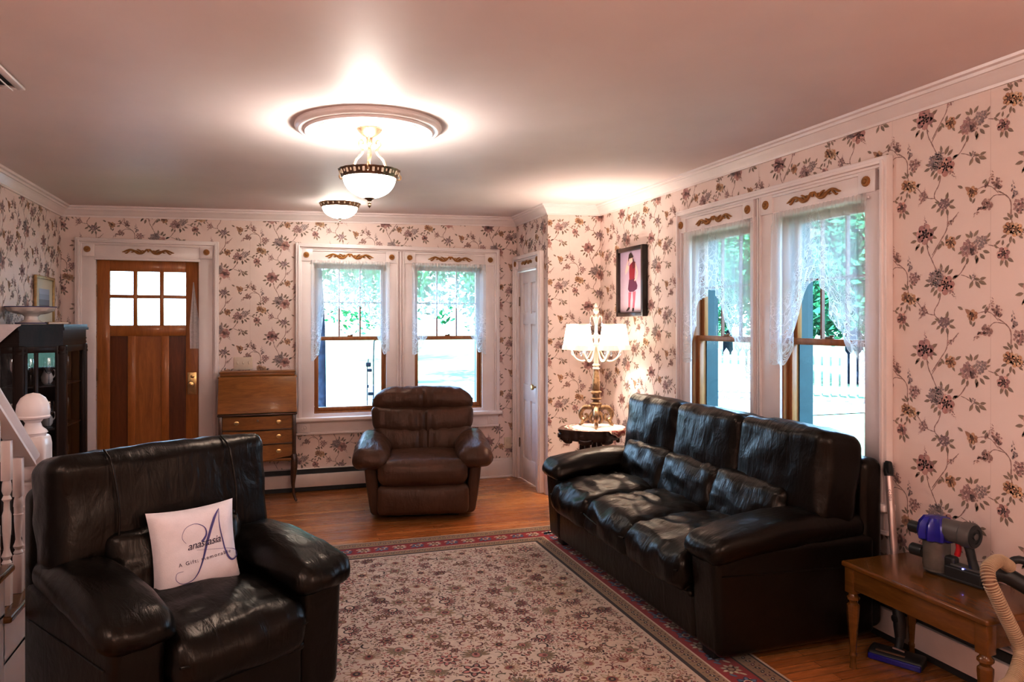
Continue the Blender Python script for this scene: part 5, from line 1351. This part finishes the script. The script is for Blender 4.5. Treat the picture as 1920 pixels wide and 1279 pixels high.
def hose():
    t=thing('vacuum_hose','ribbed beige vacuum hose hanging over the near end of the wooden bench','vacuum hose',(2.56,1.88,.0))
    W=[(2.56, 1.96, 0.62), (2.482, 1.94, 0.654), (2.395, 1.91, 0.646), (2.369, 1.885, 0.612), (2.384, 1.875, 0.568), (2.413, 1.865, 0.503), (2.455, 1.86, 0.426), (2.472, 1.85, 0.368), (2.435, 1.83, 0.331), (2.366, 1.8, 0.303), (2.257, 1.75, 0.272), (2.33, 1.62, 0.034), (2.2, 1.42, 0.031)]
    P=smooth_path([Vector(p)-Vector((2.56,1.88,0)) for p in W],14); n=len(P); m=MB(); m.tube(P,.0205,14); m.build('hose_core',M_['hosedark'],t)
    # helical rib
    L=0; pts=[]; N=None; m=MB(); rs=MB()
    acc=0
    D=[0]
    for i in range(1,n): D.append(D[-1]+(P[i]-P[i-1]).length)
    tot=D[-1]; pitch=.0088; k=int(tot/pitch); 
    def at(s):
        for i in range(1,n):
            if D[i]>=s:
                f=(s-D[i-1])/max(1e-9,D[i]-D[i-1]); return P[i-1].lerp(P[i],f),(P[i]-P[i-1]).normalized()
        return P[-1],(P[-1]-P[-2]).normalized()
    for j in range(k):
        c,tg=at(j*pitch+.002); h=Vector((0,0,1)) if abs(tg.z)<.9 else Vector((0,1,0)); a=(h-tg*h.dot(tg)).normalized(); b=tg.cross(a)
        m.lathe([(.0200,-.0028),(.0236,-.0020),(.0244,0),(.0236,.0020),(.0200,.0028)],14,M=frame(c,a,b,tg),cap=False)
    m.build('hose_ribs',M_['hose'],t)
    return t
hose()
hs=[o for o in bpy.data.objects if o.name=='vacuum_hose'][0]; HM=T((-2.56,-1.88,0))@T((2.60,1.985,.4665))@RZ(radians(-48))
m=MB(); m.tube(smooth_path([(-.055,0,.105),(-.02,0,.11),(.03,0,.085),(.10,0,.05),(.18,0,.03)],5),interp([.029,.031,.030,.030,.030],21),14,M=HM); hb=m.build('hose_handle',M_['darkplastic'],hs)
m=MB(); P=smooth_path([(-.01,0,.13),(.01,0,.165),(.05,0,.165),(.11,0,.12),(.14,0,.07)],5); m.tube(P,interp([.014,.014,.014,.013,.014],len(P)),10,M=HM); m.build('grip',M_['darkplastic'],hb)
# ------------------------------------------------------------------ outdoors
ZG=-.5
g=MB()
for (x0,x1,y0,y1) in ((-60,90,YB+.25,120),(XR+.25,90,-60,YB+.25)): g.quad((x0,y0,ZG),(x1,y0,ZG),(x1,y1,ZG),(x0,y1,ZG))
o=g.build('lawn_ground',M_['lawn'],None,0,False); tag(o,kind='structure')
g=MB(); g.quad((-60,13,ZG+.02),(14,13,ZG+.02),(14,24,ZG+.02),(-60,24,ZG+.02)); o=g.build('road',M_['road'],None,0,False); tag(o,kind='structure')
def tree(name,label,x,y,h,cr,n,mat,tr=.18,seed=1,cz0=None,group=None,squash=.8,leaf=.16):
    t=thing(name,label,'tree',(x,y,ZG),0,group); r=random.Random(seed)
    m=MB(); P=smooth_path([(0,0,0),(.05*tr,.1,h*.25),(-.1,.05,h*.5),(.08,-.05,h*.8)],5); m.tube(P,interp([tr*1.35,tr,tr*.8,tr*.3],len(P)),12)
    for k in range(5):
        a=r.uniform(0,6.3); z=h*r.uniform(.35,.6); m.tube(smooth_path([(0,0,z),(cos(a)*cr*.3,sin(a)*cr*.3,z+h*.12),(cos(a)*cr*.7,sin(a)*cr*.7,z+h*.2)],4),interp([tr*.4,tr*.25,tr*.08],9),7)
    m.build('trunk',M_['bark'],t)
    c=cz0 or h*.7; f=MB(); blobs=[(Vector((r.uniform(-.6,.6)*cr,r.uniform(-.6,.6)*cr,c+r.uniform(-.6,.6)*cr*squash)),cr*r.uniform(.35,.6)) for _ in range(12)]
    vs=[];fs=[]
    for i in range(n):
        b,R=r.choice(blobs); d=Vector((r.gauss(0,1),r.gauss(0,1),r.gauss(0,1))).normalized(); p=b+d*R*r.uniform(.55,1.0); s=leaf*r.uniform(.6,1.3)
        u=Vector((r.gauss(0,1),r.gauss(0,1),r.gauss(0,.6))).normalized(); v=u.cross(Vector((r.gauss(0,1),r.gauss(0,1),r.gauss(0,1)))).normalized(); k=len(vs)
        vs+=[p-u*s,p+v*s*.45,p+u*s,p-v*s*.45]; fs.append([k,k+1,k+2,k+3])
    f.add(vs,fs,smooth=False); f.build('foliage',M_[mat],t,0,False); return t
tree('maple_tree','leafy tree with thick trunk seen through the left back window',1.10,17.5,9,3.2,9000,'leafg',.11,3,cz0=4.9)
tree('maple_tree','tree with pale leaves seen through the right back window',7.3,24,9,4.0,8000,'leafg',.2,5,cz0=5.7)
tree('maple_tree','distant tree filling the gap between the two back windows',6.5,39,10,4.5,3600,'leafg',.3,8,cz0=5.4)
for i,(x,y,h,cr,lab,mt) in enumerate(((18.5,19.5,8,3.0,'bushy tree behind the picket fence through the near side window','leafd'),(23.0,28.8,10,4.5,'dense tree left of the picket fence through the near side window','leafg'),(26.5,16.5,8,3.6,'broad tree right of the picket fence through the near side window','leafg'),(28.5,41.0,11,4.8,'dark tree seen through the farther side window','leafd'))):
    tree('garden_tree',lab,x,y,h,cr,9000,mt,.25,20+i,cz0=h*.52,group='garden trees beyond the side windows',squash=1.0,leaf=.19)
def picket(p0,p1,n):
    t=thing('picket_fence','white picket fence standing across the lawn outside the near side window','fence',(p0[0],p0[1],ZG)); a=Vector((0,0,0)); b=Vector((p1[0]-p0[0],p1[1]-p0[1],0)); d=b.normalized(); L=b.length; M=frame((0,0,0),d,(0,0,1),(d.y,-d.x,0))
    m=MB(); m.box(0,L,.30,.38,-.06,-.02); m.box(0,L,.95,1.03,-.06,-.02); m.build('rail',M_['fence'],t)
    m=MB()
    for i in range(n):
        x=L*(i+.5)/n; w=L/n*.36; m.prism([(x-w,.06),(x+w,.06),(x+w,1.18),(x,1.30),(x-w,1.18)],-.02,.0,M=M)
    m.build('picket',M_['fence'],t)
picket((12.2,18.2),(19.5,11.2),46)
m=MB(); r=random.Random(4)
bd=thing('stone_edging','low pale stone edging along the flower bed by the picket fence','stone edging',(11.0,17.0,ZG))
for i in range(26):
    x=i*.30; m.rbox((x,-x*.96,.07),(.32,.24,.16+.05*r.random()),.06,2,M=None)
m.build('stone_edging',M_['stone'],bd)
m=MB(); m.quad((11.2,17.3,ZG+.03),(11.8,17.9,ZG+.03),(19.6,10.4,ZG+.03),(19.0,9.8,ZG+.03)); o=m.build('garden_bed',M_['soil'],None,0,False); tag(o,kind='structure')
def plant(name,label,x,y,n,h,seed,cat='plant'):
    t=thing(name,label,cat,(x,y,ZG)); r=random.Random(seed); vs=[];fs=[]; m=MB()
    for i in range(n):
        p=Vector((r.gauss(0,h*.35),r.gauss(0,h*.35),r.uniform(.05,h))); u=Vector((r.gauss(0,1),r.gauss(0,1),r.gauss(0,1))).normalized(); v=u.orthogonal(); s=h*.14; k=len(vs); vs+=[p-u*s,p+v*s*.4,p+u*s,p-v*s*.4]; fs.append([k,k+1,k+2,k+3])
    m.add(vs,fs,smooth=False); m.build('leaves',M_['leafd'],t,0,False)
plant('garden_shrub','small dark shrub on the lawn outside the farther side window',9.4,15.2,160,.55,3)
plant('garden_shrub','low green plant at the foot of the picket fence',15.9,13.8,160,.5,5)
m=MB(); 
t=thing('garden_hook','thin black shepherd hook with hanging ornaments outside the left back window','garden ornament',(1.55,11.6,ZG))
m.tube(smooth_path([(0,0,0),(0,0,1.55),(.04,0,1.75),(.14,0,1.82),(.22,0,1.74)],5),.009,7); m.tube([(-.10,0,.2),(-.10,0,1.3),(-.08,0,1.45)],.007,6); m.build('hook_pole',M_['iron'],t)
m=MB(); m.tube([(.22,0,1.74),(.22,0,1.0)],.003,5); m.lathe([(0,0),(.06,.03),(.03,.07),(.02,.12),(0,.2)],8,c=(.22,0,1.52)); m.box(.14,.30,-.01,.01,1.46,1.475); m.rbox((.22,0,1.36),(.035,.035,.08),.01,2); m.rbox((.22,0,1.22),(.03,.03,.05),.01,2); m.rbox((.22,0,1.1),(.025,.025,.04),.008,2); m.build('wind_chime',M_['iron'],t)
m=MB(); m.rbox((-.08,0,1.36),(.08,.03,.07),.02,2); m.rbox((-.06,0,1.27),(.07,.03,.05),.02,2); m.rbox((-.05,0,.90),(.08,.02,.05),.01,2); m.rbox((-.09,0,1.02),(.03,.02,.05),.01,2); m.build('bird_figures',M_['iron'],t)
m=MB(); m.rbox((0,0,.14),(.9,.6,.34),.16,4); o=m.build('garden_boulder',m_plain('blue_grey_rock',(.12,.17,.24),.8,var=.3),None); o.location=(2.0,12.3,ZG); tag(o,'grey blue boulder low outside the left back window','boulder')

# ------------------------------------------------------------------ light, world, camera
w=bpy.data.worlds.new('sky'); bpy.context.scene.world=w; w.use_nodes=True
bg=w.node_tree.nodes['Background']; tc=w.node_tree.nodes.new('ShaderNodeTexCoord'); sp=w.node_tree.nodes.new('ShaderNodeSeparateXYZ'); rp=w.node_tree.nodes.new('ShaderNodeValToRGB')
w.node_tree.links.new(tc.outputs['Generated'],sp.inputs[0]); w.node_tree.links.new(sp.outputs['Z'],rp.inputs[0]); w.node_tree.links.new(rp.outputs[0],bg.inputs[0])
e=rp.color_ramp.elements; e[0].position=0.0; e[0].color=(.50,.76,1,1); e[1].position=.6; e[1].color=(.34,.60,1,1); bg.inputs[1].default_value=SKY
s=bpy.data.lights.new('sun','SUN'); s.energy=SUN; s.angle=.02; s.color=(.62,.82,1); so=bpy.data.objects.new('sun',s); C.objects.link(so); so.rotation_euler=Vector((.42,.52,-.74)).to_track_quat('-Z','Y').to_euler()
def portal(M,o):
    l=bpy.data.lights.new('window_portal','AREA'); l.shape='RECTANGLE'; l.size=o[1]-o[0]; l.size_y=o[3]-o[2]; l.cycles.is_portal=True; ob=bpy.data.objects.new('window_portal',l); C.objects.link(ob); ob.matrix_world=M@T(((o[0]+o[1])/2,(o[2]+o[3])/2,-.21))@RX(0)@Matrix.Rotation(pi,4,'X')@Matrix.Rotation(pi,4,'X')
    ob.matrix_world=M@T(((o[0]+o[1])/2,(o[2]+o[3])/2,-.23))@Matrix.Rotation(pi,4,'Y')
for o in WB: portal(FB,o)
for o in WR: portal(FR,o)
portal(FB,(-1.27,-.68,1.49,1.95))
def lamp(x,y,z,en,col,r):  # unseen fill light, added only to lift the overall brightness
    l=bpy.data.lights.new('fill_light','POINT'); l.energy=en; l.color=col; l.shadow_soft_size=r; o=bpy.data.objects.new('fill_light',l); C.objects.link(o); o.location=(x,y,z)
lamp(.9,-.6,2.1,FILL,(1,.87,.77),.25)
lamp(-1.15,.9,2.1,24,(1,.88,.82),.15)
lamp(2.45,.2,2.15,8,(1,.84,.70),.15)
cd=bpy.data.cameras.new('camera'); co=bpy.data.objects.new('camera',cd); C.objects.link(co); co.location=(0,0,1.50675); co.rotation_euler=(pi/2,0,-.320)
cd.sensor_width=36; cd.lens=1370/1920*36; cd.shift_y=-(639.5-606.5)/1920; cd.clip_end=400
sc=bpy.context.scene; sc.camera=co
sc.view_settings.view_transform='Standard'; sc.view_settings.look='None'; sc.view_settings.exposure=EXPO; sc.view_settings.gamma=1
sc.view_settings.use_curve_mapping=True
cm=sc.view_settings.curve_mapping; cv=cm.curves[3]; cv.points.new(.07,.045); cv.points.new(.25,.23); cv.points.new(.62,.66); cm.update()
sc.cycles.max_bounces=8; sc.cycles.diffuse_bounces=4; sc.cycles.glossy_bounces=3; sc.cycles.transparent_max_bounces=12; sc.cycles.transmission_bounces=4
sc.cycles.caustics_reflective=False; sc.cycles.caustics_refractive=False; sc.cycles.sample_clamp_indirect=6; sc.cycles.use_denoising=True
